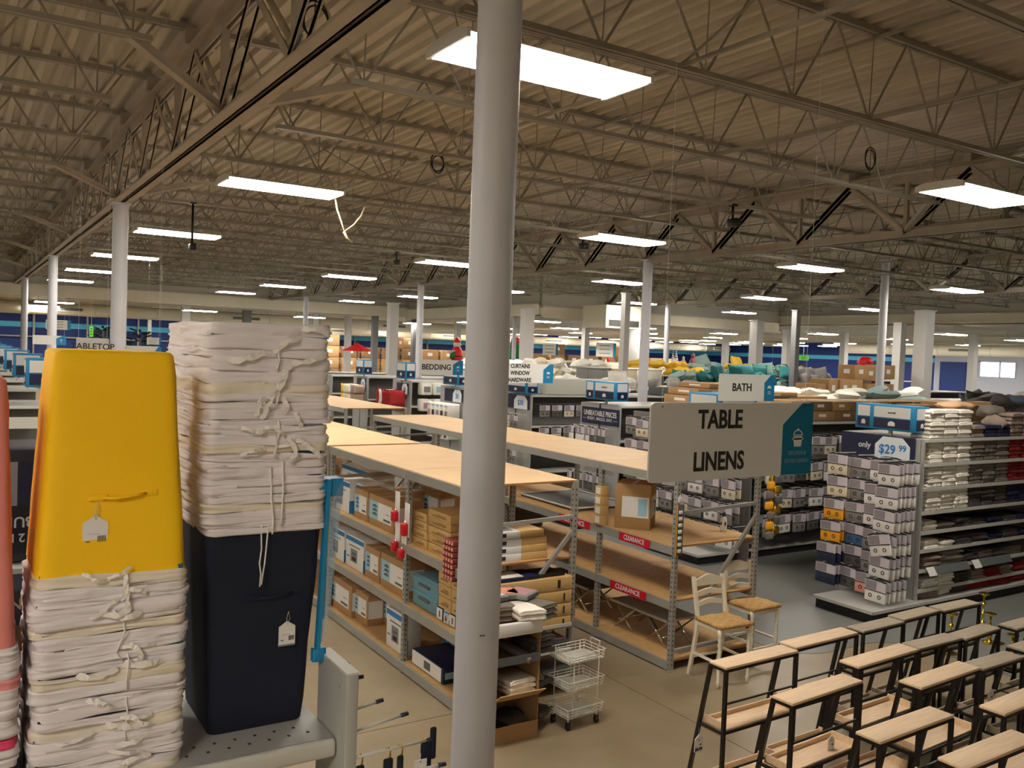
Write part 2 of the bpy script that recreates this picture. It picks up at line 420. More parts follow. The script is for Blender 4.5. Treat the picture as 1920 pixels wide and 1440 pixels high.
def build_roof_steel():
    ang = 'joist'
    # open-web joist, 10.3 m long, with its web of round bars
    def joist_mesh(L):
        b = MB(); zt, zb = ZD-.001, 5.55
        for s in (-1, 1):
            b.box((0, s*.03-.022, zt-.055), (L, s*.03+.022, zt), ang)
            b.box((.75, s*.028-.02, zb-.02), (L-.75, s*.028+.02, zb+.022), ang)
        n = 9; a = .35; span = (L-2*a)/n
        for i in range(n):
            x0 = a+span*i; xm = x0+span/2
            b.tube([(x0, 0, zt-.03), (xm, 0, zb)], .013, ang, 5, False); b.tube([(xm, 0, zb), (x0+span, 0, zt-.03)], .013, ang, 5, False)
            b.tube([(xm, 0, zb), (xm+.02, 0, zt-.03)], .008, ang, 4, False)
        return b.mesh('joist')
    me = joist_mesh(10.4)
    y = 5.45-2.08*3; k = 0
    ys = []
    while y < 60: ys.append(y); y += 2.08
    for i, y in enumerate(ys):
        for gx in GX:
            if y < 2 and gx not in (2.1, -8.45): continue
            if gx == -8.45 and y > 44: continue
            struct(link('ceiling_joist', me, None, (gx+.075, y, 0)))
    # angle bridging lines along Y, top and bottom of the joists
    for gx in GX:
        for fr in (.27, .5, .73):
            x = gx+10.55*fr; b = MB()
            b.bar((x, 0, 5.57), (x, 60, 5.57), .03, .03, ang); b.bar((x+.05, 0, ZD-.08), (x+.05, 60, ZD-.08), .035, .03, ang)
            struct(b.build('ceiling_bridging'))
        b = MB()
        for j, y in enumerate(ys[:-1]):
            if j % 2 == 0 and y < 40:
                for fr in (.27, .73):
                    x = gx+10.55*fr
                    b.bar((x, y, 5.58), (x, y+2.08, ZD-.08), .03, .006, ang); b.bar((x, y+2.08, 5.58), (x, y, ZD-.08), .03, .006, ang)
        struct(b.build('ceiling_cross_bracing'))
    # joist girders along Y: double-angle chords, angle webs
    for gi, gx in enumerate(GX):
        b = MB(); g = 'girder'; zt, zb = 6.22, 5.23
        for s in (-1, 1):
            x0 = gx+s*.018
            b.box((min(x0, x0+s*.1), -6, zt-.012), (max(x0, x0+s*.1), 60, zt), g); b.box((min(x0, x0+s*.012), -6, zt-.12), (max(x0, x0+s*.012), 60, zt), g)
            b.box((min(x0, x0+s*.11), -6, zb), (max(x0, x0+s*.11), 60, zb+.014), g); b.box((min(x0, x0+s*.014), -6, zb), (max(x0, x0+s*.014), 60, zb+.13), g)
        for i, y in enumerate(ys[:-1]):
            if gx > 24 and y > 45: break
            m_ = y+1.04
            for s in (-1, 1):
                b.bar((gx+s*.05, y, zt-.06), (gx+s*.05, m_, zb+.08), .075, .012, g, up=(1, 0, 0)); b.bar((gx+s*.05, m_, zb+.08), (gx+s*.05, y+2.08, zt-.06), .075, .012, g, up=(1, 0, 0))
                b.bar((gx+s*.05, y, zt-.06), (gx+s*.05, m_, zb+.08), .012, .06, g)
            b.bar((gx, m_, zb+.06), (gx, m_, zt-.05), .07, .06, g)
            b.box((gx-.008, m_-.14, zb+.05), (gx+.008, m_+.14, zb+.22), g)
        for y in ys:                                  # joist seats
            b.box((gx-.16, y-.06, zt), (gx+.16, y+.06, ZD-.03), g)
        struct(b.build('ceiling_girder'))
        # knee braces from the joist bottom chords down to the girder
        b = MB()
        for i, y in enumerate(ys):
            if (i % 3) == 1 and y > 2 and gi in (1, 2, 3):
                for s in (-1, 1):
                    b.bar((gx+s*1.0, y, 5.56), (gx+s*.03, y+(1.0 if s < 0 else .95), 5.36), .075, .075, g)
        struct(b.build('ceiling_knee_brace'))
        b = MB()
        b.bar((gx+.0, -6, 6.3), (gx, 60, 6.3), .02, .02, g); struct(b.build('ceiling_conduit'))
build_roof_steel()

def build_ducts():
    for k, (a, c, r) in enumerate([((-12, 50, 4.5), (30, 50, 4.5), .32), ((50, 12, 4.3), (50, 37.5, 4.3), .34), ((14, 58, 4.2), (60, 58, 4.2), .3)]):
        t = thing('air_duct', ['long round cream air duct along the far left bay', 'round cream air duct near the bright windows on the right', 'round cream air duct low under the far roof'][k], 'duct', a)
        b = MB(); ln = Vector(c)-Vector(a); b.tube([(0, 0, 0), tuple(ln)], r, 'cream', 20); 
        L = ln.length; dr = ln.normalized()
        n = int(L/3)
        for i in range(1, n): 
            p = dr*(L*i/n); b.tube([tuple(p), tuple(p+dr*.06)], r+.02, 'cream', 20)
        b.build('pipe', t)
        hs = MB()
        for i in range(1, int(L/3), 2):
            p = dr*(L*i/int(L/3)+.2); hs.tube([tuple(p), (p.x, p.y, 4.97-a[2])], .012, 'steel', 5)
        hs.build('hanger_strap', t)
        for i in range(2, n, 3):
            p = dr*(L*i/n+.9); g = MB()
            if abs(dr.x) > .5: g.box((p.x, -r-.05, -.12), (p.x+1.6, -r+.05, .12), 'cream'); g.box((p.x+.06, -r-.07, -.07), (p.x+1.54, -r-.045, .07), 'gondback')
            else: g.box((-r-.05, p.y, -.12), (-r+.05, p.y+1.6, .12), 'cream'); g.box((-r-.07, p.y+.06, -.07), (-r-.045, p.y+1.54, .07), 'gondback')
            g.build('grille', t)
    # square heating unit hung under the roof
    c = at(1165, 590, Y=27)
    t = thing('heating_unit', 'large square grey heating unit hung under the roof behind a thin post', 'heater', (c.x, c.y, 0))
    b = MB(); z0, z1 = at(1150, 615, Y=27).z, at(1150, 572, Y=27).z
    b.box((-.75, 0, z0), (1.0, 1.5, z1), 'cream'); b.build('casing', t)
    g = MB(); g.box((-.6, -.02, z0+.08), (0, .0, z0+.32), 'steeldark'); g.box((.2, -.02, z0+.08), (.9, .0, z0+.32), 'steeldark'); g.build('grille', t)
    g = MB()
    for x in (-.6, .85): g.tube([(x, .7, z1), (x, .7, ZD)], .015, 'steel', 5)
    g.build('hanger_rod', t)
build_ducts()

def build_lights():
    def fixture(wd, L):
        r = thing('ceiling_light', 'x', 'ceiling light', (0, 0, 0), 0, 'fluorescent ceiling lights')
        b = MB(); b.prism([(-wd*.5, .004), (-wd*.5, .012), (-wd*.25, .06), (wd*.25, .06), (wd*.5, .012), (wd*.5, .004)], 'x', -L/2, L/2, 'lamphood')
        b.prism([(-wd/2, -.03), (-wd/2, .03), (-wd*.3, .06), (wd*.3, .06), (wd/2, .03), (wd/2, -.03)], 'x', -L/2-.03, -L/2, 'lamphood')
        b.prism([(-wd/2, -.03), (-wd/2, .03), (-wd*.3, .06), (wd*.3, .06), (wd/2, .03), (wd/2, -.03)], 'x', L/2, L/2+.03, 'lamphood'); b.build('frame', r)
        d = MB(); d.prism([(-wd*.49, .003), (-wd*.49, -.016), (-wd*.42, -.034), (wd*.42, -.034), (wd*.49, -.016), (wd*.49, .003)], 'x', -L/2+.002, L/2-.002, 'lamp'); d.build('diffuser', r)
        return r
    A = fixture(.58, 1.5)
    h = MB()
    for x in (-.6, .6): h.tube([(x, .1, .05), (x, .25, .36)], .006, 'steel', 4)
    h.build('hanger_wire', A)
    used = False; n = 0
    RX = [-8.6, -2.4, 3.6, 9.85, 15.45, 21.9, 28.0, 34.2, 40.5]; RY = [-7.2, -.95, 5.32, 11.6, 18.05, 24.3, 30.6, 36.9, 43.2, 49.5]
    rows = ['nearest', 'second', 'third', 'fourth', 'fifth', 'sixth', 'seventh', 'eighth']
    for i, x in enumerate(RX):
        for j, y in enumerate(RY):
            if x < 0 and y > 25: continue
            if y > 0 and x > 0 and math.degrees(math.atan2(x, y)) > 68: continue
            if y < 0 and x > 25: continue
            jj = j-2
            if y < 0: lab = 'unseen long ceiling light added behind the camera to brighten the hampers'  # unseen lamps continuing the grid, added because the hampers were too dark
            elif x < 0: lab = 'unseen long ceiling light outside the left edge, added for its light'  # off-frame lamps left of the girder, likewise added for their light
            else: lab = 'bright ceiling light, %s from camera in %s row right of the girder' % (rows[jj], ORD[i-1])
            if j < 2 and x > 0: continue
            yl = y-.05+(.095*(x-3.6) if y > 0 and x > 0 else 0)
            low = yl > 41 or x > 34 or (x > 20 and yl > 29)
            loc = (x, yl, 4.6 if low else 5.24)
            if x == 3.6 and jj == 0: loc = (3.49, 5.27, 5.22)
            if x == 9.85 and jj == 0: loc = (10.0, 5.87, 5.22)
            if not used: A.location = loc; A['label'] = lab; used = True
            else: clone(A, loc, None, lab)
            if jj > 4 and y > 0: pass
    # lamps of the far hall: low and many, small in the picture
    k = 0
    far = []
    for x in range(0, 60, 5):
        for y in (46.5, 48.2, 53.5, 56.5):
            if y < 49 and x < 36: continue
            far.append((x+.8, y))
    for x in (47.5, 51.5, 56):
        for y in (28, 32, 36, 40, 44): far.append((x, y))
    rng = random.Random(3)
    for x, y in far:
        k += 1
        clone(A, (x, y, 4.55), None, 'small bright ceiling light far back, one of the many near the blue walls', 'far ceiling lights')
build_lights()

def hanging_wires(t, xs, z0, y=0):
    b = MB()
    for x in xs: b.tube([(x, y, z0), (x, y, ZD)], .0015, 'wirewhite', 4)
    b.build('hanger_wire', t)

def build_ceiling_bits():
    # loose cable hanging from the joist by the second light
    P = [at(*p, Y=11.7) for p in [(629, 372), (632, 392), (640, 415), (645, 434), (663, 422), (677, 405), (684, 388)]]
    b = MB(); b.tube(P, .012, 'cable', 6); b.tube([at(645, 434, Y=11.7), at(650, 445, Y=11.7), at(661, 455, Y=11.7)], [.02, .016, .008], 'cable', 6)
    tag(b.build('loose_cable'), 'pale loose cable dangling in a V from the ceiling light', 'cable')
    # coils of wire
    for (x, y, r_, Y, lab) in [(590, 35, 24, 6.5, 'coiled black wire hanging inside the long girder'), (820, 304, 13, 9.6, 'small ring of coiled wire hung from the joists left of the big post'),
                               (1632, 296, 14, 7.5, 'coiled wire hanging near the right bright light')]:
        c = at(x, y, Y=Y); rr = r_/FPX*(c-EYE).length
        b = MB(); pts = [(c.x+rr*math.cos(t*math.pi/12), c.y, c.z+rr*1.25*math.sin(t*math.pi/12)) for t in range(25)]
        b.tube(pts, .008, 'blackmetal', 5, False)
        pts = [(c.x+rr*.9*math.cos(t*math.pi/12)+.02, c.y+.02, c.z+rr*1.2*math.sin(t*math.pi/12)-.02) for t in range(25)]
        b.tube(pts, .008, 'blackmetal', 5, False)
        b.tube([(c.x, c.y, c.z+rr*1.2), (c.x, c.y, 5.58)], .004, 'blackmetal', 4)
        tag(b.build('wire_coil'), lab, 'wire')
    # cameras / speakers hung from joists
    for (x, y, Y, lab) in [(1373, 418, 9.6, 'black security camera hung from the joists above the table linens sign'),
                           (1092, 462, 13.77, 'black security camera beside the ceiling light right of the big post'),
                           (360, 463, 15.85, 'small black camera hung below the joists on the left'),
                           (743, 492, 20.0, 'small black camera hung left of the big grey post'),
                           (1312, 576, 30.4, 'black domed camera far back under the roof')]:
        c = at(x, y, Y=Y); t = thing('security_camera', lab, 'camera', c, 0, 'ceiling cameras')
        b = MB(); b.tube([(0, 0, .05), (0, 0, max(.1, 5.55-c.z))], .02, 'blackmetal', 8); b.box((-.05, -.05, max(.1, 5.55-c.z)-.03), (.05, .05, max(.1, 5.55-c.z)), 'blackmetal'); b.build('bracket', t)
        b = MB(); b.rbox((-.05, -.13, -.06), (.05, .07, .06), 'black', .02); b.build('body', t)
        b = MB(); b.tube([(0, -.13, 0), (0, -.15, 0)], .035, 'ink', 12); b.build('lens', t)
build_ceiling_bits()
# ================================================================ pallet racks
def rack(label, x0, x1, ys, levels, near_detail=True, top=2.0, group='grey steel racks with board decks', brace=True, skipboards=(), low=None):
    t = thing('pallet_rack', label, 'rack', (x0, ys[0], 0), 0, group)
    W = x1-x0; pw = .05
    holes = MB()
    for i, y in enumerate(ys):
        yy = y-ys[0]
        for x in (0, W-pw):
            b = MB(); b.box((x, yy-pw/2, 0), (x+pw, yy+pw/2, top), 'steel'); b.box((x-.02, yy-pw/2-.015, 0), (x+pw+.02, yy+pw/2+.015, .008), 'steel')
            if near_detail:
                z = .06
                while z < top-.04:
                    b.box((x+pw*.36, yy-pw/2-.0012, z), (x+pw*.62, yy-pw/2, z+.016), 'hole')
                    b.box((x-.0012, yy-pw*.14, z), (x, yy+pw*.14, z+.016), 'hole'); z += .05
            b.build('upright', t)
        if brace and (i == 0 or i == len(ys)-1):
            b = MB()
            b.bar((.03, yy, 1.62), (W-.03, yy, 1.66), .034, .034, 'steel'); b.bar((.03, yy, .2), (W-.03, yy, .22), .034, .034, 'steel')
            b.bar((W-.04, yy, 1.52), (.5, yy, .72), .034, .034, 'steel')
            b.build('end_brace', t)
    for lv, z in enumerate(levels):
        for i in range(len(ys)-1):
            ya, yb = ys[i]-ys[0], ys[i+1]-ys[0]
            for s, x in (('f', -.012), ('b', W-.032)):
                b = MB(); b.box((x, ya+.003, z-.085), (x+.04, yb-.003, z), 'steel')
                b.box((x-.002, ya+.003, z-.085), (x, ya+.05, z-.0), 'steel'); b.box((x-.002, yb-.05, z-.085), (x, yb-.003, z-.0), 'steel')
                b.build('beam', t)
            if (lv, i) in skipboards: continue
            b = MB(); m = 'board' if lv == len(levels)-1 else 'osb'
            b.box((.008, ya+.004, z-.012), (W+.01, yb-.004, z+.006), m); b.box((.008, ya+.003, z-.0125), (W+.01, ya+.006, z+.0055), 'boardedge')
            b.build('deck_board', t)
    return t
LV = [.1, .68, 1.27, 2.0]
R1 = rack('nearest grey steel rack, stocked with white and brown appliance boxes', 3.77, 5.03, [6.72, 7.82, 9.9], LV)
R1b = rack('grey steel rack directly behind the nearest stocked one, empty board top', 3.77, 5.0, [10.0, 11.15, 12.3, 13.4], LV, False)
R2 = rack('grey steel rack with clearance strips, mostly empty, beside the white stools', 6.2, 7.42, [6.62, 7.86, 9.9, 11.9, 14.3], [.1, .72, 1.28, 2.0])
R3 = rack('far grey steel rack with empty pale board top below the red pillows', 6.3, 7.6, [15.9, 17.6, 19.9], LV, False)
R4 = rack('grey steel rack at the far left edge of the pale board tops', 3.77, 5.0, [13.6, 15.0, 17.0], LV, False)

def shelf_things():
    n = {}
    XF = 3.84
    def carton(x0, x1, z, h, depth, kind, label, cat='box', group=None, off=0, name=None):
        """a box standing on rack 1 whose front face spans photo columns x0..x1 at shelf height z"""
        zc = z+.006
        ya = at(x0, 1040, X=XF+off); yb = at(x1, 1040, X=XF+off)
        # columns lean a little: use the height of the shelf for both
        def ycol(px):
            lo, hi = 5.5, 12.0
            for _ in range(40):
                m = (lo+hi)/2
                v = Vector((XF+off, m, zc+h/2))-EYE; qx = 960+FPX*v.dot(RT)/v.dot(_f)
                if qx > px: lo = m
                else: hi = m
            return (lo+hi)/2
        y1, y0 = ycol(x0), ycol(x1)
        t = thing(name or 'cardboard_box', label, cat, (XF+off, (y0+y1)/2, zc), 0, group)
        wd = (y1-y0)*.96; b = MB()
        if kind == 'brown':
            b.rbox((0, -wd/2, 0), (depth, wd/2, h), 'carton', .006); b.build('carton', t)
            l = MB(); l.box((-.002, -wd*.40, h*.22), (0, wd*.46, h*.8), 'paperwhite'); l.box((-.003, wd*.12, h*.22), (-.002, wd*.46, h*.8), 'boxpale')
            for k in range(3):
                zz = h*(.36+.13*k); l.box((-.004, wd*.16, zz), (-.003, wd*.34, zz+h*.06), 'slate'); l.box((-.004, wd*.2, zz+h*.065), (-.003, wd*.3, zz+h*.085), 'ink')
            l.box((-.0035, -wd*.32, h*.5), (-.002, -wd*.18, h*.52), 'slate'); l.box((-.0035, -wd*.36, h*.28), (-.002, -wd*.1, h*.35), 'slate')
            l.box((.01, -wd/2-.002, h*.22), (depth*.6, -wd/2, h*.8), 'paperwhite'); l.build('label', t)
            q = MB(); q.box((0.0, -.025, h), (depth, .025, h+.0015), 'tape'); q.build('tape', t)
        elif kind == 'white':
            b.rbox((0, -wd/2, 0), (depth, wd/2, h), 'boxwhite', .005); b.build('carton', t)
            l = MB(); l.box((-.002, -wd*.5, h*.82), (0, wd*.5, h*.96), 'boxblue'); l.box((.0, -wd/2-.002, h*.0), (depth*.2, -wd/2, h*.4), 'boxblue')
            l.box((-.003, -wd*.16, h*.2), (-.001, wd*.2, h*.6), 'packgrey'); l.box((-.0035, -wd*.1, h*.24), (-.0015, wd*.12, h*.36), 'ink'); l.box((-.0035, -wd*.1, h*.42), (-.0015, wd*.12, h*.5), 'slate')
            l.box((-.003, wd*.28, h*.3), (-.001, wd*.42, h*.34), 'boxblue'); l.box((-.003, -wd*.3, h*.68), (-.001, wd*.3, h*.71), 'slate')
            l.build('label', t)
        elif kind == 'kraft':
            b.rbox((0, -wd/2, 0), (depth, wd/2, h), 'kraft', .004); b.build('carton', t)
            l = MB(); l.box((-.0015, -wd*.3, h*.3), (0, wd*.3, h*.42), 'cartondark'); l.box((-.0015, -wd*.3, h*.5), (0, wd*.1, h*.6), 'cartondark'); l.build('label', t)
        elif kind == 'tote':
            b.rbox((0, -wd/2, 0), (depth, wd/2, h), 'seagreen', .03); b.build('carton', t)
            l = MB()
            for zz in (.42, .85): l.rbox((-.012, -wd*.5-.01, h*zz), (depth, wd*.5+.01, h*zz+.03), 'seagreen', .008)
            l.build('lid', t); q = MB()
            for zz in (.3, .72): q.rbox((-.02, -wd*.2, h*zz), (0, wd*.2, h*zz+.025), 'slate', .006)
            q.build('handle', t)
        elif kind == 'navybox':
            b.rbox((0, -wd/2, 0), (depth, wd/2, h), 'navy', .005); b.build('carton', t)
            l = MB(); l.box((-.002, -wd*.44, h*.06), (0, wd*.5, h*.94), 'paperwhite'); l.cbox((-.003, 0, h*.5), (.002, wd*.2, h*.5), 'slate')
            l.box((.02, -wd/2-.001, h*.3), (depth*.9, -wd/2, h*.7), 'boxpale'); l.build('label', t)
        return t
    A = 'appliance boxes on the top shelf of the nearest rack'
    carton(618, 656, 1.27, .36, .30, 'white', 'white box with blue stripe, leftmost on upper shelf of nearest rack', group=A)
    carton(656, 678, 1.27, .35, .30, 'white', 'white blue-striped box half hidden behind brown box, upper shelf of nearest rack', group=A, off=.08)
    carton(664, 690, 1.27, .33, .3, 'brown', 'narrower brown carton with white label, upper shelf of nearest rack', group=A)
    carton(691, 740, 1.27, .33, .34, 'brown', 'wide brown carton with pale blue label beside the steel post, upper shelf', group=A, off=.0)
    carton(735, 758, 1.27, .33, .3, 'brown', 'brown carton set back behind the steel post, upper shelf', group=A, off=.35)
    carton(640, 700, 1.27, .36, .3, 'white', 'white box in the back row of the upper shelf, nearest rack', group=A, off=.55)
    carton(790, 825, 1.27, .38, .3, 'brown', 'tall brown carton at the back behind the small kraft boxes', group=A, off=.6)
    # low kraft boxes in two piles
    g = 'small kraft boxes piled on the upper shelf'
    for k in range(4): carton(774, 800, 1.27+.085*k, .08, .28, 'kraft', 'small kraft box, %s from bottom in the left pile by the steel post' % ORD[k+1], group=g, off=.0)
    for k in range(5): carton(802, 846, 1.27+.082*k, .078, .3, 'kraft', 'flat kraft box, %s from bottom in the right pile on upper shelf' % ORD[k+1], group=g, off=.02*(k % 2))
    B = 'appliance boxes on the middle shelf of the nearest rack'
    carton(612, 646, .68, .36, .3, 'white', 'white box with blue stripe at the left end of the middle shelf', group=B)
    carton(648, 682, .68, .36, .3, 'white', 'white air fryer box with blue panel, second on middle shelf', group=B)
    carton(684, 712, .68, .34, .3, 'brown', 'narrow brown carton beside the white box on middle shelf', group=B)
    carton(713, 762, .68, .35, .34, 'brown', 'wide brown carton with barcode label beside the post, middle shelf', group=B)
    carton(772, 822, .68, .31, .34, 'tote', 'blue-green plastic storage tote on the middle shelf by the post', cat='storage box', name='storage_tote')
    g = 'kraft cube boxes piled on the middle shelf'
    for c in range(2):
        for k in range(3):
            carton(822+24*c, 846+24*c, .68+.12+.115*k, .11, .13, 'kraft', 'small kraft cube box, %s from bottom in the %s column, middle shelf' % (ORD[k+1], ['left', 'right'][c]), group=g)
    for c in range(4):
        t = carton(819+12*c, 830+12*c, .68, .115, .3, 'navybox' if c % 2 == 0 else 'white', 'small %s carton, %s from left under the kraft cubes' % (['navy', 'white patterned'][c % 2], ORD[c+1]), group='small cartons under the kraft cubes')
    C_ = 'boxes on the bottom shelf of the nearest rack'
    carton(612, 660, .1, .36, .3, 'brown', 'brown carton with white label on the bottom shelf, left end', group=C_)
    carton(661, 690, .1, .34, .3, 'brown', 'brown carton in shadow, second on the bottom shelf', group=C_, off=.05)
    carton(724, 760, .1, .40, .18, 'white', 'tall white box with blue header beside the post, bottom shelf', group=C_)
    carton(716, 738, .1, .38, .2, 'brown', 'brown carton standing behind the tall white box, bottom shelf', group=C_, off=.25)
    carton(772, 832, .1, .15, .38, 'navybox', 'dark navy flat box with pale end on the bottom shelf', group=C_)
    t = thing('wide_box', 'long grey box with row of small blue windows, bottom shelf', 'box', (4.25, 6.95, .106))
    b = MB(); b.rbox((0, 0, 0), (.5, .95, .38), 'packgrey', .006); b.build('carton', t)
    l = MB()
    for k in range(4): l.box((-.003, .06+.23*k, .05), (0, .2+.23*k, .19), 'boxblue'); l.box((-.004, .12+.23*k, .07), (-.003, .14+.23*k, .17), 'boxpale')
    l.build('label', t)
    # boxes on the near end of rack 1 seen right of the big post
    def endbox(x0, x1, z, h, y0, y1, kind, label, grp):
        t = thing('flat_box', label, 'box', ((x0+x1)/2, y0, z), 0, grp); wd = x1-x0
        b = MB()
        if kind == 'half': b.rbox((-wd/2, 0, 0), (wd*.0, y1-y0, h), 'boxwhite', .003); b.rbox((wd*.0, 0, 0), (wd/2, y1-y0, h), 'kraft', .003)
        else: b.rbox((-wd/2, 0, 0), (wd/2, y1-y0, h), 'kraft', .004)
        b.build('carton', t); l = MB()
        if kind == 'half': l.box((-wd*.46, -.002, h*.25), (-wd*.3, 0, h*.8), 'ink'); l.box((-wd*.4, .05, h), (-wd*.1, .3, h+.0015), 'packgrey')
        else: l.box((wd*.3, -.0015, h*.2), (wd*.34, 0, h*.8), 'ink'); l.box((wd*.27, -.0012, h*.12), (wd*.39, 0, h*.16), 'cartondark')
        l.build('label', t)
        return t
    for k in range(4):
        endbox(4.16+.01*k, 4.74-.03*(k > 2), 1.276+.068*k, .066, 6.76+.01*k, 7.12, 'half', 'flat white and kraft box, %s from bottom at the near end of upper shelf' % ORD[k+1], 'flat white and kraft boxes at the rack end')
    for k in range(2):
        endbox(4.30, 4.8, 1.276+.07*k, .066, 7.2, 7.6, 'kraft', 'flat kraft box %s the other behind the white and kraft boxes' % ['under', 'on top of'][k], 'kraft boxes behind the white ones')
    for k in range(4):
        h = [.12, .12, .12, .13][k]; x0 = 4.5-.06*(k == 3)-.0
        t = endbox(4.46 if k < 3 else 4.1, 4.94, .686+.122*k-.06, h-.004, 6.62, 7.0, 'kraft', 'kraft carton tray, %s from bottom in the stack at the rack end' % ORD[k+1], 'kraft trays at the rack end')
        if k == 3:
            b = MB(); b.box((-.4, .03, h), (.05, .3, h+.03), 'navy'); b.box((-.38, .05, h+.03), (-.1, .26, h+.035), 'packwhite'); b.box((.06, .04, h), (.36, .3, h+.02), 'black'); b.build('contents', t)
    t = thing('picture_book_stack', 'grey packaged frames beside the kraft trays at rack end', 'package', (4.88, 6.74, .686))
    for k in range(3):
        b = MB(); b.rbox((0, 0, .022*k), (.2, .26, .022*k+.02), 'packgrey', .004); b.box((.02, .02, .022*k+.02), (.18, .2, .022*k+.0205), 'packlilac'); b.build('packet', t)
    # hanging fire-extinguisher-red gadgets clipped to the post
    for k, (x, y, h) in enumerate([(745, 965, .15), (763, 990, .17), (745, 1022, .14), (757, 1036, .13)]):
        c = at(x, y, X=3.765)
        t = thing('hanging_gadget', 'red gadget on white card hanging from the rack post, %s of four' % ['upper left', 'upper right', 'lower left', 'lowest'][k], 'gadget', c, 0, 'red gadgets clipped to the rack post')
        b = MB(); b.rbox((-.004, -.055, -h/2), (0, .055, h/2+.16), 'paperwhite', .003); b.build('card', t)
        b = MB(); b.rbox((-.06, -.042, -h/2+.01), (-.004, .042, h*.3), 'photored', .014); b.tube([(-.02, 0, h*.1), (-.02, 0, h*.45)], .012, 'chrome', 8); b.build('tool', t)
    # clip strip of patterned packets at rack 1 near corner
    t = thing('patterned_packet_stack', 'stack of dark red patterned packets at shelf edge by big post', 'packets', (3.74, 6.86, 1.15))
    for k in range(7):
        b = MB(); b.rbox((-.01, -.1, .052*k), (.22, .1, .052*k+.05), 'patternred', .008)
        for q in range(4): b.cbox((-.012, -.075+.05*q, .052*k+.025), (.004, .026, .03), 'packpink')
        b.build('packet', t)
shelf_things()

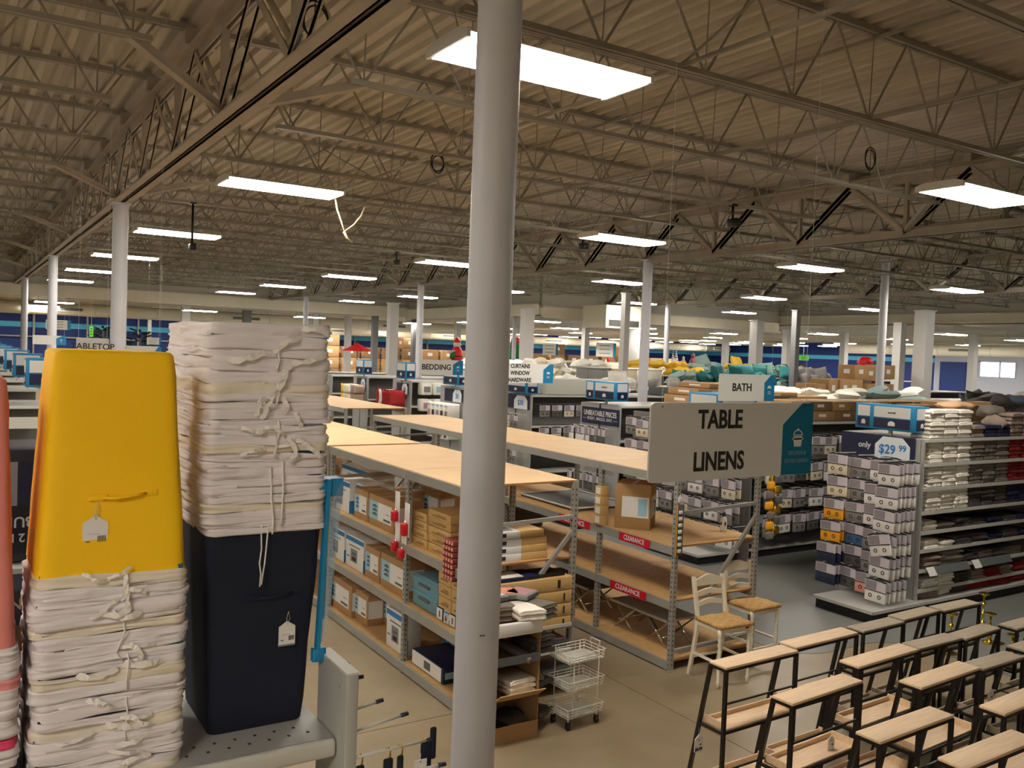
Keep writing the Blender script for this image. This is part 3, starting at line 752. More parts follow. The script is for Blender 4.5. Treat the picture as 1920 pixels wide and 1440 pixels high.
def rack2_things():
    # clearance strips on the front beams
    for k, (px_, py_, lab) in enumerate([((1047, 1105), 970, 'red clearance strip on the beam furthest back, behind the first rack post'),
                                        ((1163, 1213), 1008, 'red clearance strip on the upper beam of the empty rack'),
                                        ((1142, 1210), 1105, 'red clearance strip on the lower beam above the folded tables')]):
        z = [1.235, 1.235, .675][k]
        a, b_ = at(px_[0], py_, X=6.17), at(px_[1], py_, X=6.17)
        t = thing('clearance_sign', lab, 'sign', (6.178, (a.y+b_.y)/2, z), 0, 'red clearance strips')
        L = abs(a.y-b_.y); L = max(L, .5)
        b = MB(); b.box((0, -L/2, -.045), (.004, L/2, .045), 'red'); b.build('strip', t)
        text('CLEARANCE', .075, 'signwhite', t, (-.002, 0, 0), '-x', .001, min(1.0, L/.62))
    # big brown carton under the table linens sign
    c = at(1212, 992, Z=1.286)
    t = thing('cardboard_box', 'large brown carton with picture labels on rack under the sign', 'box', (c.x, c.y+.2, 1.286), math.radians(40))
    b = MB(); b.rbox((-.2, -.2, 0), (.2, .2, .5), 'carton', .008); b.build('carton', t)
    l = MB(); l.box((-.15, -.203, .13), (.2, -.2, .36), 'paperwhite'); l.box((-.14, -.205, .14), (-.05, -.203, .34), 'boxpale'); l.box((.05, -.205, .17), (.14, -.203, .27), 'packgrey'); l.prism([(.03, .27), (.16, .27), (.13, .3), (.06, .3)], 'y', -.206, -.203, 'slate')
    l.tube([(-.01, -.203, .3), (-.01, -.206, .3)], .016, 'red', 10)
    l.box((-.203, -.18, .13), (-.2, .12, .36), 'paperwhite'); l.box((-.205, -.16, .15), (-.203, -.06, .34), 'boxpale'); l.build('label', t)
    q = MB(); q.box((-.2, -.02, .5), (.2, .02, .5015), 'tape'); q.build('tape', t)
    t = thing('small_box_tower', 'small kraft boxes with white labels beside the large brown carton', 'box', (c.x-.32, c.y+.42, 1.286))
    for k in range(4):
        b = MB(); b.rbox((-.05, -.06, .11*k), (.06, .06, .11*k+.108), 'kraft', .003); b.box((-.052, -.04, .11*k+.02), (-.05, .04, .11*k+.09), 'paperwhite'); b.build('packet', t)
    # clip strip of gadgets
    c = at(1250, 960, Y=6.75)
    t = thing('clip_strip', 'olive clip strip of small white gadgets on the rack post', 'clip strip', (6.28, 6.575, 1.2))
    b = MB(); b.rbox((-.1, -.004, 0), (.0, .004, .52), 'packdark', .003); b.box((-.1, -.006, .0), (-.085, -.004, .52), 'packyellow'); b.build('strip', t)
    for k in range(7):
        q = MB(); q.rbox((-.075, -.02, .03+.066*k), (-.03, -.004, .065+.066*k), 'paperwhite', .005); q.build('gadget', t)
    q = MB(); q.tube([(-.06, 0, .52), (-.06, 0, .62)], .006, 'signwhite', 6); q.rbox((-.085, -.006, .54), (-.035, .006, .6), 'signwhite', .004); q.build('hook', t)
    # little black and white bottle
    c = at(1356, 996, Z=1.286)
    t = thing('spray_bottle', 'small white bottle with black cap alone on the upper rack board', 'bottle', (c.x, c.y, 1.286))
    b = MB(); b.lathe([(.0, 0), (.036, 0), (.038, .02), (.038, .14), (.02, .17)], (0, 0, 0), 'paperwhite', 14); b.build('body', t)
    b = MB(); b.lathe([(.021, .165), (.021, .2), (.012, .215)], (0, 0, 0), 'black', 10); b.rbox((-.06, -.01, .185), (.02, .01, .205), 'black', .005); b.build('cap', t)
    b = MB(); b.cbox((-.039, 0, .09), (.002, .02, .03), 'ink'); b.cbox((-.01, -.037, .09), (.02, .004, .04), 'ink'); b.build('label', t)
    # grey folded mat + tray upon the shelf
    b = MB(); c = at(1110, 955, Z=1.29); b.rbox((-.45, -.6, 0), (.45, .6, .03), 'slate', .01); b.tube([(-.46, -.6, .035), (.46, -.6, .035), (.46, .6, .035), (-.46, .6, .035), (-.46, -.6, .035)], .012, 'peg', 6)
    o = b.build('folded_mat', None, (6.85, 9.2, 1.287)); tag(o, 'flat dark grey mat with pale rim lying on the upper rack board', 'mat')
    # folding tables with chrome X legs, on the bottom boards
    for k, (yc, L, lab, col) in enumerate([(7.35, .95, 'folding table with pale edge and chrome legs in lowest bay under clearance strip', 'gondola'),
                                          (8.75, 1.0, 'dark folding table with crossed legs further back in the lowest bay', 'slate')]):
        t = thing('folding_table', lab, 'folding table', (6.5, yc, .106), 0, 'folding tables in the bottom of the empty rack')
        b = MB(); h = .29; b.rbox((-.1, -L/2, h), (.34, L/2, h+.03), col, .01); b.rbox((-.115, -L/2, h+.002), (-.095, L/2, h+.03), 'gondwhite', .004); b.build('table_top', t)
        for s in (-1, 1):
            for x in (-.06, .3):
                q = MB(); q.tube([(x, s*.08, h), (x, s*(L/2-.05), .012)], .014, 'chrome', 8); q.build('leg', t)
                q = MB(); q.tube([(x, s*(L/2-.02), h), (x, s*.12, .012)], .009, 'chrome' if x < 0 else 'steeldark', 8); q.build('leg', t)
        q = MB()
        for s in (-1, 1): q.tube([(-.06, s*(L/2-.1), .1), (.3, s*(L/2-.1), .1)], .008, 'chrome', 6)
        q.build('stretcher', t)
    # low things on rack decks seen between the racks
    for k, (x, y, z, m) in enumerate([(6.7, 12.6, 1.287, 'packgrey'), (6.8, 10.6, .727, 'packdark'), (4.3, 12.0, 1.277, 'cartondark')]):
        t = thing('storage_box', ['grey bundle far along the upper board of the empty rack', 'dark bundle on the middle board of the empty rack', 'brown carton on the rack behind the stocked one'][k], 'box', (x, y, z))
        b = MB(); b.rbox((-.3, -.35, 0), (.3, .35, .22), m, .04); b.build('body', t)
        b = MB(); b.rbox((-.31, -.2, .2), (.31, .2, .23), 'slate', .01); b.build('flap', t)
    # brass/yellow clip of lemons-like tags behind rack 2
    t = thing('hanging_display', 'strip of yellow and brown tagged packets hanging behind the rack post', 'packets', (8.9, 8.4, 0))
    c = at(1447, 930, Y=8.5); t.location = (c.x, 8.5, 0)
    z0 = at(1447, 1003, Y=8.5).z; z1 = at(1447, 900, Y=8.5).z; b = MB()
    b.rbox((-.03, -.03, z0), (.03, .03, z1+.25), 'gold', .01); b.build('strip', t); rng = random.Random(4)
    for k in range(12):
        zz = z0+(z1-z0)*k/11; b = MB(); sx = .1*(1 if k % 2 else -1)*rng.uniform(.5, 1)
        b.rbox((sx-.07, -.07, zz-.05), (sx+.07, -.02, zz+.06), ['towelgrey', 'gold', 'packyellow', 'packdark'][k % 4], .02); b.build('packet', t)
rack2_things()

# ================================================================ gondolas
def gondola(label, x0, x1, y0, y1, top, shelves, endplat=.95, sideplat=.0, group='shelving gondolas', back=True, shelf_d=.45, mback='gondback', platy=None):
    """a run of shelving along X; near face at y0, end panel at x0 (facing the aisle at -X)"""
    t = thing('shelving_gondola', label, 'shelving', (x0, y0, 0), 0, group)
    L = x1-x0; D = y1-y0
    b = MB(); b.box((0, D/2-.02, 0), (L, D/2+.02, top), mback); b.build('back_panel', t)
    b = MB(); b.box((0, .05, .0), (.03, D-.05, top), 'gondola'); b.build('end_panel', t)
    nb = max(1, round(L/1.22))
    for i in range(nb+1):
        x = L*i/nb
        b = MB(); b.box((x-.0, -.0, 0), (x+.035, .04, top) if i == 0 else (x+.03, .01, .02), 'gondola'); b.box((x, D-.04, 0), (x+.035, D, top), 'gondola'); 
        b.build('upright', t)
    for k, z in enumerate(shelves):
        b = MB(); b.box((.03, 0, z-.03), (L, D/2-.02, z), 'gondola'); b.box((.03, -.012, z-.038), (L, 0, z+.008), 'gondwhite'); b.build('shelf', t)
    b = MB(); b.box((.02, .0, top-.02), (L, D, top), 'gondola'); b.box((.02, -.012, top-.04), (L, 0, top), 'gondwhite'); b.build('top_shelf', t)
    pe = platy if platy else D+.1
    b = MB(); b.box((-endplat, -.08, .13), (L, pe, .16), 'gondola'); b.box((-endplat+.03, -.05, .0), (L, pe-.03, .13), 'kick'); b.box((-endplat-.006, -.086, .125), (L, -.08, .165), 'gondwhite'); b.box((-endplat-.006, -.086, .125), (-endplat, pe, .165), 'gondwhite')
    b.build('base_deck', t)
    return t
YG = [6.75, 9.85, 12.92, 15.95, 18.97, 21.95, 24.95, 28.0, 31.0]
TS = [.30, .56, .82, 1.06, 1.32, 1.63, 1.95]
T_ = gondola('towel shelving with a curtain pack end, price sign and stacked towels', 10.6, 17, 6.75, 7.98, 2.27, TS, 1.0, platy=.82)
C_ = gondola('curtain shelving behind the white stools, grey packs on its pegs', 10.75, 17, 9.95, 11.1, 2.2, [.9, 1.5], .98)
U_ = gondola('shelving with the unbeatable prices header over hanging packs', 10.6, 17, 12.92, 14.15, 2.26, [.6, 1.1, 1.6])
V_ = gondola('shelving with the thirty dollar header and grommet packs', 10.6, 17, 15.95, 17.2, 2.28, [.6, 1.1, 1.6])
W_ = gondola('shelving with white bedding packs right of the bedding sign', 10.6, 17, 18.97, 20.2, 2.28, [.5, 1.0, 1.42, 1.95])
X_ = gondola('shelving with red and white pillows on its end', 10.6, 18, 21.95, 23.15, 2.3, [.6, 1.1, 1.6])
Z_ = gondola('shelving with cream pillows on its end, furthest left of three', 10.6, 18, 24.95, 26.1, 2.28, [.6, 1.1, 1.6])

# ---------------------------------------------------------------- hanging curtain packs
PACKS = {}
def pack_proto(col, w=.27, h=.3, tilt=0, rings=True, dark=False):
    key = (col, w, h, rings)
    if key in PACKS: return PACKS[key]
    r = thing('curtain_pack', 'x', 'curtain pack'); KIDS.setdefault(r.name, [])
    # faces -X; y is width
    b = MB(); b.rbox((-.004, -w/2, -h*.5), (.026, w/2, -.02), col, .008); cur = b.build('curtain', r)
    b = MB(); b.box((-.008, -w/2, -.015), (.02, w/2, h*.36), 'packlilac'); b.box((-.010, -w*.06, 0), (-.008, w*.46-.0, h*.34), 'packphoto' if not dark else 'packdark'); b.box((-.0105, -w/2, -.018), (.022, w/2, -.008), 'ink'); b.build('header_card', r)
    b = MB(); b.tube([(.006, -w*.48, h*.37), (.006, -w*.25, h*.42), (.006, w*.25, h*.42), (.006, w*.48, h*.37)], .012, 'black', 6); b.build('hanger', r)
    if rings:
        b = MB()
        for s in (-.24, .24):
            pts = [(-.008, w*s*.9+.022*math.cos(t*math.pi/6), -h*.26+.022*math.sin(t*math.pi/6)) for t in range(13)]
            gq = MB(); gq.tube(pts, .005, 'ink', 5, False); gq.build('grommet', cur)
    PACKS[key] = r; r['used'] = 0
    return r
def put_pack(proto, loc, label, group, rz=0, rx=0, sc=1):
    rot = (rx, 0, rz)
    if not proto.get('used'):
        proto['used'] = 1; proto.location = loc; proto.rotation_euler = rot; proto['label'] = label; proto['group'] = group; proto.scale = (sc, sc, sc); return proto
    r = clone(proto, loc, rot, label, group, (sc, sc, sc)); return r

def towel_endcap():
    rng = random.Random(11)
    cols = [['packcream', 'packgrey', 'packwhite', 'packwhite'], ['packcream', 'packgrey', 'packwhite', 'packwhite'], ['packyellow', 'packgrey', 'packwhite', 'packwhite'],
            ['packyellow', 'packblue', 'packgrey', 'packwhite'], ['packnavy', 'packdark', 'packgrey', 'packwhite'], ['packnavy', 'packdark', 'packpink', 'packwhite']]
    zs = [1.85, 1.55, 1.25, .95, .66, .37]
    ys = [7.74, 7.44, 7.14, 6.85]
    for r_ in range(6):
        for c in range(4):
            dx = [.42, .3, .36, .56][c]+rng.uniform(-.04, .04)+.025*r_
            n = 5 if c == 3 else 3
            peg = MB(); peg.tube([(10.6, ys[c], zs[r_]+.14), (10.6-dx-.05, ys[c], zs[r_]+.15)], .005, 'peg', 5); peg.build('peg_hook', T_).location = (-10.6, -6.75, 0)
            for d in range(n):
                p = pack_proto(cols[r_][c], .3, .31)
                crooked = (r_ == 3 and c == 3 and d == 0)
                colname = cols[r_][c][4:]
                put_pack(p, (10.6-dx+.1*d, ys[c]+rng.uniform(-.015, .015), zs[r_]+rng.uniform(-.012, .012)),
                         '%s curtain pack on priced end, %s row, %s column, %s on peg' % (colname, ORD[r_+1], ORD[c+1], ['front', 'second', 'third', 'fourth', 'rearmost'][d]),
                         'curtain packs on the priced end panel', math.radians(rng.uniform(-4, 4)), math.radians(-14) if crooked else math.radians(rng.uniform(-2, 2)))
towel_endcap()

# ---------------------------------------------------------------- folded towels
TOW = {}
def towel_mesh(col, seed, w=.19, d=.26, h=.05, folds=2):
    key = (col, seed, w, d, h)
    if key in TOW: return TOW[key]
    rng = random.Random(seed*13+5); b = MB(); n = 10; k = 12; vs = []; fs = []
    # cross-section across the width (x), folded edge to the front (-y)
    for j in range(k+1):
        x = -w/2+w*j/k; e = 1-abs(2*j/k-1)**6*.35
        z0 = rng.uniform(-.003, .003); ph = rng.uniform(-.25, .25)
        for i in range(n):
            a = math.pi/2+math.pi*i/(n-1)
            yy = -d/2+.02+.022*math.cos(a)*1.0; zz = h/2*e+h/2*e*math.sin(a)
            if folds > 1 and 3 <= i <= 5: yy += .008
            vs.append((x+.004*math.sin(3*zz/h+j), yy+.003*math.sin(j*1.3+seed), zz+z0*(zz/h)))
        vs.append((x, d/2, 0)); vs.append((x, d/2, h*e*.95))
    m = n+2
    for j in range(k):
        for i in range(m): fs.append((j*m+i, j*m+(i+1) % m, (j+1)*m+(i+1) % m, (j+1)*m+i))
    fs.append(tuple(range(m))); fs.append(tuple(reversed(range(k*m, (k+1)*m))))
    b.add(vs, fs, col, True); me = b.mesh('towel'); TOW[key] = me
    return me
def towels():
    rng = random.Random(5); n = 0
    rows = [('top board', 2.275, 7, .058), ('upper shelf', 1.955, 5, .056), ('second shelf down', 1.635, 5, .058), ('third shelf down', 1.325, 5, .055)]
    for ri, (rn, z, cnt, h) in enumerate(rows):
        x = 10.74; st = 0
        sets = [('towelwhite', 'white', 3), ('towelgrey' if ri != 3 else 'towelchar', 'grey', 3), ('towelred' if ri < 3 else 'towelnavy', 'dark red' if ri < 3 else 'navy', 2)]
        if ri == 0: sets = [('towelwhite', 'white', 3), ('toweltaupe', 'taupe', 1), ('towelnavy', 'navy', 2), ('toweltaupe', 'brown', 2)]
        for col, cn, stacks in sets:
            for s_ in range(stacks):
                wd = .32; k = cnt if (ri or cn == 'white') else (3 if cn != 'brown' else 6)
                for q in range(k):
                    hh = h*rng.uniform(.88, 1.05)
                    o = link('folded_towel', towel_mesh(col, rng.randint(0, 3), .3, .28, .055), None, (x+wd/2+rng.uniform(-.004, .004), 6.9+rng.uniform(-.012, .015), z+q*.054), (0, 0, math.radians(rng.uniform(-3, 3))))
                    tag(o, '%s folded towel, %s from bottom in %s stack of its colour, %s' % (cn, ORD[q+1], ORD[s_+1], rn), 'towel', '%s towels on the %s' % (cn, rn)); n += 1
                x += wd
    # loose heaps on the top
    for k, (px_, py_, Y, m, sx, sz, lab) in enumerate([(1790, 760, 7.2, 'towelpeach', .7, .12, 'cream throw lying over the white towels on top'),
                                               (1775, 778, 7.05, 'toweltaupe', .42, .1, 'taupe towel roll lying on the white towels'),
                                               (1858, 772, 7.1, 'towelgrey', .34, .2, 'crumpled grey towel on top shelf between white and brown stacks'),
                                               (1885, 752, 7.4, 'towelchar', .5, .2, 'dark grey crumpled throw behind the brown towels'),
                                               (1906, 750, 7.3, 'towelblue', .5, .14, 'slate blue folded blanket on top of the brown towels'),
                                               (1865, 792, 6.9, 'toweltaupe', .2, .2, 'crumpled taupe towel hanging over the top shelf edge')]):
        c = at(px_, py_, Y=Y); b = MB(); vs = []; fs = []; N, M = 14, 8; r2 = random.Random(k)
        for i in range(N+1):
            for j in range(M):
                a = 2*math.pi*j/M; u = 2*i/N-1; rr = (1-abs(u)**3)**.5 if abs(u) < 1 else 0
                wob = 1+.12*math.sin(5*u+j+k)+.08*r2.uniform(-1, 1)
                vs.append((c.x+u*sx/2, c.y+math.cos(a)*.17*rr*wob, c.z+math.sin(a)*sz/2*rr*wob))
        for i in range(N):
            for j in range(M): fs.append((i*M+j, i*M+(j+1) % M, (i+1)*M+(j+1) % M, (i+1)*M+j))
        b.add(vs, fs, m, True); tag(b.build('throw_blanket'), lab, 'blanket')
    # lower shelves: flat bath rugs and packs lying loosely
    low = [('fourth shelf down', 1.06), ('fifth shelf down', .82), ('shelf behind the label holders', .56), ('lowest raised shelf', .30), ('base deck', .165)]
    for ri, (rn, z) in enumerate(low):
        x = 10.75
        seq = [[('towelwhite', 'white', 3, .24)]*1+[('towelgrey', 'grey', 2, .3), ('towelchar', 'charcoal', 3, .3), ('towelchar', 'charcoal', 2, .3), ('towelnavy', 'navy', 2, .3)],
               [('towelwhite', 'white', 3, .26), ('towelwhite', 'white', 2, .26), ('towelchar', 'charcoal', 3, .32), ('towelchar', 'charcoal', 3, .32), ('towelnavy', 'navy', 2, .3)],
               [('toweltaupe', 'taupe', 4, .3), ('towelgrey', 'grey', 5, .4), ('towelchar', 'charcoal', 3, .3), ('towelgrey', 'grey', 3, .3)],
               [('towelwhite', 'white', 3, .28), ('towelwhite', 'white', 4, .28), ('towelchar', 'charcoal', 3, .34), ('toweltaupe', 'taupe', 3, .26), ('towelred', 'dark red', 3, .3)],
               [('toweltaupe', 'taupe', 3, .3), ('towelwhite', 'white', 3, .26), ('towelchar', 'charcoal', 2, .3), ('towelred', 'dark red', 3, .4), ('towelred', 'dark red', 3, .36)]][ri]
        seq = seq+seq[-2:]
        for s_, (col, cn, k, wd) in enumerate(seq):
            wd *= 1.25
            for q in range(k):
                o = link('bath_rug', towel_mesh(col, rng.randint(0, 3)+7, wd*.95, .34, .042), None, (x+wd/2+rng.uniform(-.015, .015), 6.93+rng.uniform(-.02, .03), z+q*.04), (0, 0, math.radians(rng.uniform(-7, 7))))
                tag(o, '%s bath rug, %s from bottom in %s pile on %s' % (cn, ORD[q+1], ORD[s_+1], rn), 'bath rug', '%s bath rugs on the %s' % (cn, rn))
            x += wd+.01
    # label holders on the front of the 0.56 shelf
    for k in range(2):
        t = thing('shelf_label_holder', 'long angled grey price rail with white card, %s one on towel shelf' % ['left', 'right'][k], 'price rail', (10.75+1.05*k, 6.73, .56))
        b = MB(); b.add([(0, -.0, .03), (.95, -.0, .03), (.95, -.06, -.06), (0, -.06, -.06), (0, .006, .03), (.95, .006, .03), (.95, -.054, -.066), (0, -.054, -.066)], [(0, 1, 2, 3), (7, 6, 5, 4), (0, 4, 5, 1), (2, 6, 7, 3), (0, 3, 7, 4), (1, 5, 6, 2)], 'slate'); b.build('rail', t)
        b = MB(); b.add([(0, -.004, .03), (.17, -.004, .03), (.17, -.068, -.07), (0, -.068, -.07), (0, .0, .03), (.17, 0, .03), (.17, -.06, -.07), (0, -.06, -.07)], [(0, 1, 2, 3), (7, 6, 5, 4), (0, 4, 5, 1), (2, 6, 7, 3), (0, 3, 7, 4), (1, 5, 6, 2)], 'paperwhite'); b.build('price_card', t)
towels()

# ---------------------------------------------------------------- header signs and cubes on the end panels
def price_sign(x, y0, y1, z0, z1, left, price, label, cents='', cap=True, parentlabel=None):
    t = thing('price_sign', label, 'sign', (x, (y0+y1)/2, (z0+z1)/2))
    W = y1-y0; H = z1-z0; b = MB(); b.box((-.012, -W/2, -H/2), (0, W/2, H/2), 'navy'); b.build('panel', t)
    if price:
        w2 = W*.46; yc = -W/2+w2/2+W*.06
        b = MB(); pl = [(yc-w2/2, -H/2), (yc+w2/2, -H/2), (yc+w2/2, H*.12), (yc+w2*.28, H*.46), (yc-w2*.28, H*.46), (yc-w2/2, H*.12)]
        b.prism(pl, 'x', -.02, -.012, 'pricewhite'); b.build('price_tag', t)
        text(price, H*.52, 'priceblue', t, (-.022, yc+(w2*.14 if cents else 0), -H*.06), '-x', .003, .95)
        if cents: text(cents, H*.34, 'priceblue', t, (-.022, yc-w2*.3, H*.04), '-x', .002)
        if left: text(left, H*.34, 'signwhite', t, (-.014, yc+w2/2+W*.15, .01), '-x', .002)
    return t
price_sign(10.585, 6.86, 7.98, 1.94, 2.27, 'only', '$29', 'navy sign reading only $29.99 above the curtain packs', '99')
price_sign(10.585, 16.0, 17.15, 1.95, 2.26, '', '$30', 'navy header sign with thirty dollar price in white house shape')
t_ = thing('header_sign', 'navy sign reading unbeatable prices every single day', 'sign', (10.585, 13.5, 2.02))
_b = MB(); _b.box((-.012, -.58, -.16), (0, .58, .16), 'navy'); _b.build('panel', t_)
text('UNBEATABLE PRICES', .14, 'signwhite', t_, (-.014, 0, .045), '-x', .002, .78); text('EVERY. SINGLE. DAY.', .085, 'signwhite', t_, (-.014, 0, -.06), '-x', .0005)
_b = MB(); _b.box((-.014, .42, -.065), (-.012, .54, -.058), 'signwhite'); _b.box((-.014, -.54, -.065), (-.012, -.42, -.058), 'signwhite'); _b.build('dash_marks', t_)
for (y, w_, lab) in [(19.45, .95, 'navy header sign with white price house on the white bedding end'), (22.45, .75, 'small navy price header over the red pillows'), (25.4, .7, 'small navy price header over the cream pillows')]:
    price_sign(10.585, y-w_/2, y+w_/2, 1.9, 2.22, '', '20', lab)

def cube_sign(x, y, z, w, d, h, label, words='', group='blue department cubes', faces=2, nx=1):
    t = thing('department_cube', label, 'sign', (x, y, z), 0, group)
    b = MB(); b.rbox((0, 0, 0), (d, w, h), 'cubeblue', .008); b.build('cube', t)
    b = MB()
    b.box((-.003, w*.08, h*.5), (0, w*(.68 if words else .92), h*.92), 'signwhite'); b.box((-.003, w*.08, h*.08), (0, w*(.68 if words else .92), h*.46), 'navy')
    if words: b.box((-.003, w*.75, h*.5), (0, w*.96, h*.92), 'signwhite'); b.box((-.003, w*.75, h*.08), (0, w*.96, h*.46), 'navy')
    b.box((d*.1, -.003, h*.5), (d*.9, 0, h*.92), 'signwhite'); b.box((d*.1, -.003, h*.08), (d*.9, 0, h*.46), 'navy'); lb_ = b.build('label', t)
    b = MB(); yc = w*(.38 if words else .5)
    b.prism([(yc-.05, h*.18), (yc+.05, h*.18), (yc+.05, h*.3), (yc+.02, h*.36), (yc-.02, h*.36), (yc-.05, h*.3)], 'x', -.006, -.003, 'signwhite')
    if words:
        y2 = w*.855; b.prism([(y2-.03, h*.18), (y2+.03, h*.18), (y2+.03, h*.3), (y2+.015, h*.36), (y2-.015, h*.36), (y2-.03, h*.3)], 'x', -.006, -.003, 'signwhite')
    b.prism([(d*.5-.03, h*.18), (d*.5+.03, h*.18), (d*.5+.03, h*.3), (d*.5, h*.36), (d*.5-.03, h*.3)], 'y', -.006, -.003, 'signwhite'); b.build('house_icon', lb_)
    if words: text(words, h*.13, 'ink', t, (-.005, w*.38, h*.7), '-x', .0005)
    b = MB(); b.box((d/2-.02, w/2-.02, -.22), (d/2+.02, w/2+.02, .01), 'gondwhite'); b.build('post', t)
    return t
cube_sign(10.55, 6.86, 2.345, .9, .3, .34, 'large blue cube sign reading towels above the price sign', 'towels')
cube_sign(10.55, 13.0, 2.34, .95, .3, .36, 'blue cube sign above the unbeatable prices header', 'windows')
cube_sign(10.5, 16.0, 2.3, .9, .3, .33, 'blue cube sign above the thirty dollar header, below the curtains sign')
cube_sign(10.5, 19.1, 2.32, .8, .3, .42, 'blue cube sign behind the right end of the bedding sign')
cube_sign(10.5, 22.1, 2.35, .62, .3, .45, 'blue cube sign above the red pillows')
cube_sign(10.5, 25.1, 2.35, .6, .3, .45, 'blue cube sign above the cream pillows, furthest left in the middle')
cube_sign(10.5, 10.3, 2.28, .7, .9, .36, 'blue cube sign half hidden behind the bath sign')
# ================================================================ goods further back
def hung_packs():
    rng = random.Random(21)
    # curtain gondola behind the stools: face toward -X (peg wall), three tiers
    for r_ in range(5):
        for c in range(8):
            y = 9.75+c*.34; z = 1.98-.385*r_
            for d in range(2):
                p = pack_proto(['packwhite', 'packgrey', 'packcream', 'packgrey'][(r_+c) % 4], .3, .34)
                put_pack(p, (10.2+.12*d+rng.uniform(-.03, .03), y, z+rng.uniform(-.01, .01)), 'curtain pack behind the empty rack, %s row down, %s from right, %s' % (ORD[r_+1], ORD[c+1], ['front', 'rear'][d]),
                         'curtain packs seen through the empty rack', math.radians(rng.uniform(-6, 6)))
    g = MB(); g.box((10.66, 9.7, 0), (10.7, 12.6, 2.2), 'gondback'); tag(g.build('peg_wall'), 'dark peg wall holding curtain packs behind the empty rack', 'shelving')
    # face toward -Y of the same gondola
    for r_ in range(4):
        for c in range(8):
            x = 11.05+c*.36; z = 1.85-.42*r_
            for d in range(2):
                p = pack_proto(['packcream', 'packgrey', 'packwhite', 'packgrey', 'packdark'][(r_*2+c+(c > 3)) % 5], .3, .34)
                put_pack(p, (x, 9.62+.12*d+rng.uniform(-.03, .03), z+rng.uniform(-.02, .02)), 'curtain pack facing the grey aisle, %s row down, %s from left, %s' % (ORD[r_+1], ORD[c+1], ['front', 'rear'][d]),
                         'curtain packs facing the grey aisle', math.radians(90+rng.uniform(-6, 6)), math.radians(rng.uniform(-3, 3)))
    # unbeatable prices end: tall narrow packs
    for r_ in range(4):
        for c in range(7):
            p = pack_proto('packwhite' if c < 4 and r_ < 2 else 'packdark', .13, .34, rings=False)
            y = 14.05-c*.165; z = 1.68-.45*r_
            put_pack(p, (10.3+.04*(c % 2), y, z), 'narrow %s pack under the unbeatable prices header, %s row, %s from left' % ('white' if c < 4 and r_ < 2 else 'dark', ORD[r_+1], ORD[c+1]), 'narrow packs on the unbeatable prices end', math.radians(rng.uniform(-5, 5)))
    for r_ in range(4):
        for c in range(4):
            p = pack_proto(['packwhite', 'packgrey', 'packcream', 'packgrey'][(c+r_) % 4], .26, .3)
            put_pack(p, (10.25, 17.0-c*.3, 1.72-.38*r_), 'grommet curtain pack under the thirty dollar sign, %s row, %s from left' % (ORD[r_+1], ORD[c+1]), 'packs under the thirty dollar sign', math.radians(rng.uniform(-5, 5)))
    # the side faces (toward -Y) of U and V : hanging packs in the dark
    for gi, (y0, nm) in enumerate([(15.95, 'thirty dollar'), (12.92, 'unbeatable prices')]):
        for r_ in range(2 if gi == 0 else 3):
            for c in range(7):
                p = pack_proto(['packgrey', 'packdark', 'packcream', 'packgrey'][(c+r_+gi) % 4], .26, .3)
                put_pack(p, (10.95+c*.33, y0-.02, 1.95-.5*r_), 'shaded curtain pack beside the %s end, %s row, %s along' % (nm, ORD[r_+1], ORD[c+1]), 'shaded packs beside the %s end' % nm, math.radians(90))
    def pegs(g_, items):
        for (a, c) in items:
            b = MB(); o0 = g_.location; b.tube([Vector(a)-o0, Vector(c)-o0], .005, 'peg', 5); b.build('peg_hook', g_)
    pegs(C_, [((10.7, 9.75+c*.34, 2.115-.385*r_), (10.15, 9.75+c*.34, 2.12-.385*r_)) for r_ in range(5) for c in range(8)])
    pegs(C_, [((11.05+c*.36, 10.5, 1.985-.42*r_), (11.05+c*.36, 9.57, 1.99-.42*r_)) for r_ in range(4) for c in range(8)])
    pegs(U_, [((10.6, 14.05-c*.165, 1.81-.45*r_), (10.28, 14.05-c*.165, 1.82-.45*r_)) for r_ in range(4) for c in range(7)])
    pegs(V_, [((10.6, 17.0-c*.3, 1.84-.38*r_), (10.22, 17.0-c*.3, 1.845-.38*r_)) for r_ in range(4) for c in range(4)])
    pegs(V_, [((10.95+c*.33, 16.5, 2.07-.5*r_), (10.95+c*.33, 15.9, 2.075-.5*r_)) for r_ in range(2) for c in range(7)])
    pegs(U_, [((10.95+c*.33, 13.5, 2.07-.5*r_), (10.95+c*.33, 12.87, 2.075-.5*r_)) for r_ in range(3) for c in range(7)])
    # leftover prototypes that never found a peg are removed
    for k, p in PACKS.items():
        if not p.get('used'):
            for c in kids(p):
                for g in kids(c): bpy.data.objects.remove(g)
                bpy.data.objects.remove(c)
            bpy.data.objects.remove(p)
hung_packs()

def pillow_mesh(col, w, d, h, seed=0):
    key = ('p', col, round(w, 2), round(d, 2), round(h, 2), seed)
    if key in TOW: return TOW[key]
    b = MB(); N = 9; vs = []; fs = []; rng = random.Random(seed)
    ph = rng.uniform(0, 6)
    for s in (1, -1):
        for i in range(N):
            for j in range(N):
                u = 2*i/(N-1)-1; v = 2*j/(N-1)-1
                pin = 1-.12*(1-abs(v)**2)*abs(u)**4; pin2 = 1-.12*(1-abs(u)**2)*abs(v)**4
                t = max(0, (1-u**4)*(1-v**4))**.5
                vs.append((u*w/2*pin, v*d/2*pin2, s*h/2*t*(1+.12*math.sin(3*u+2*v+ph)) + .03*math.sin(2*u+ph)))
    o = N*N
    for i in range(N-1):
        for j in range(N-1):
            a = i*N+j; fs.append((a, a+1, a+N+1, a+N)); fs.append((o+a, o+a+N, o+a+N+1, o+a+1))
    b.add(vs, fs, col, True); me = b.mesh('pillow'); TOW[key] = me
    return me

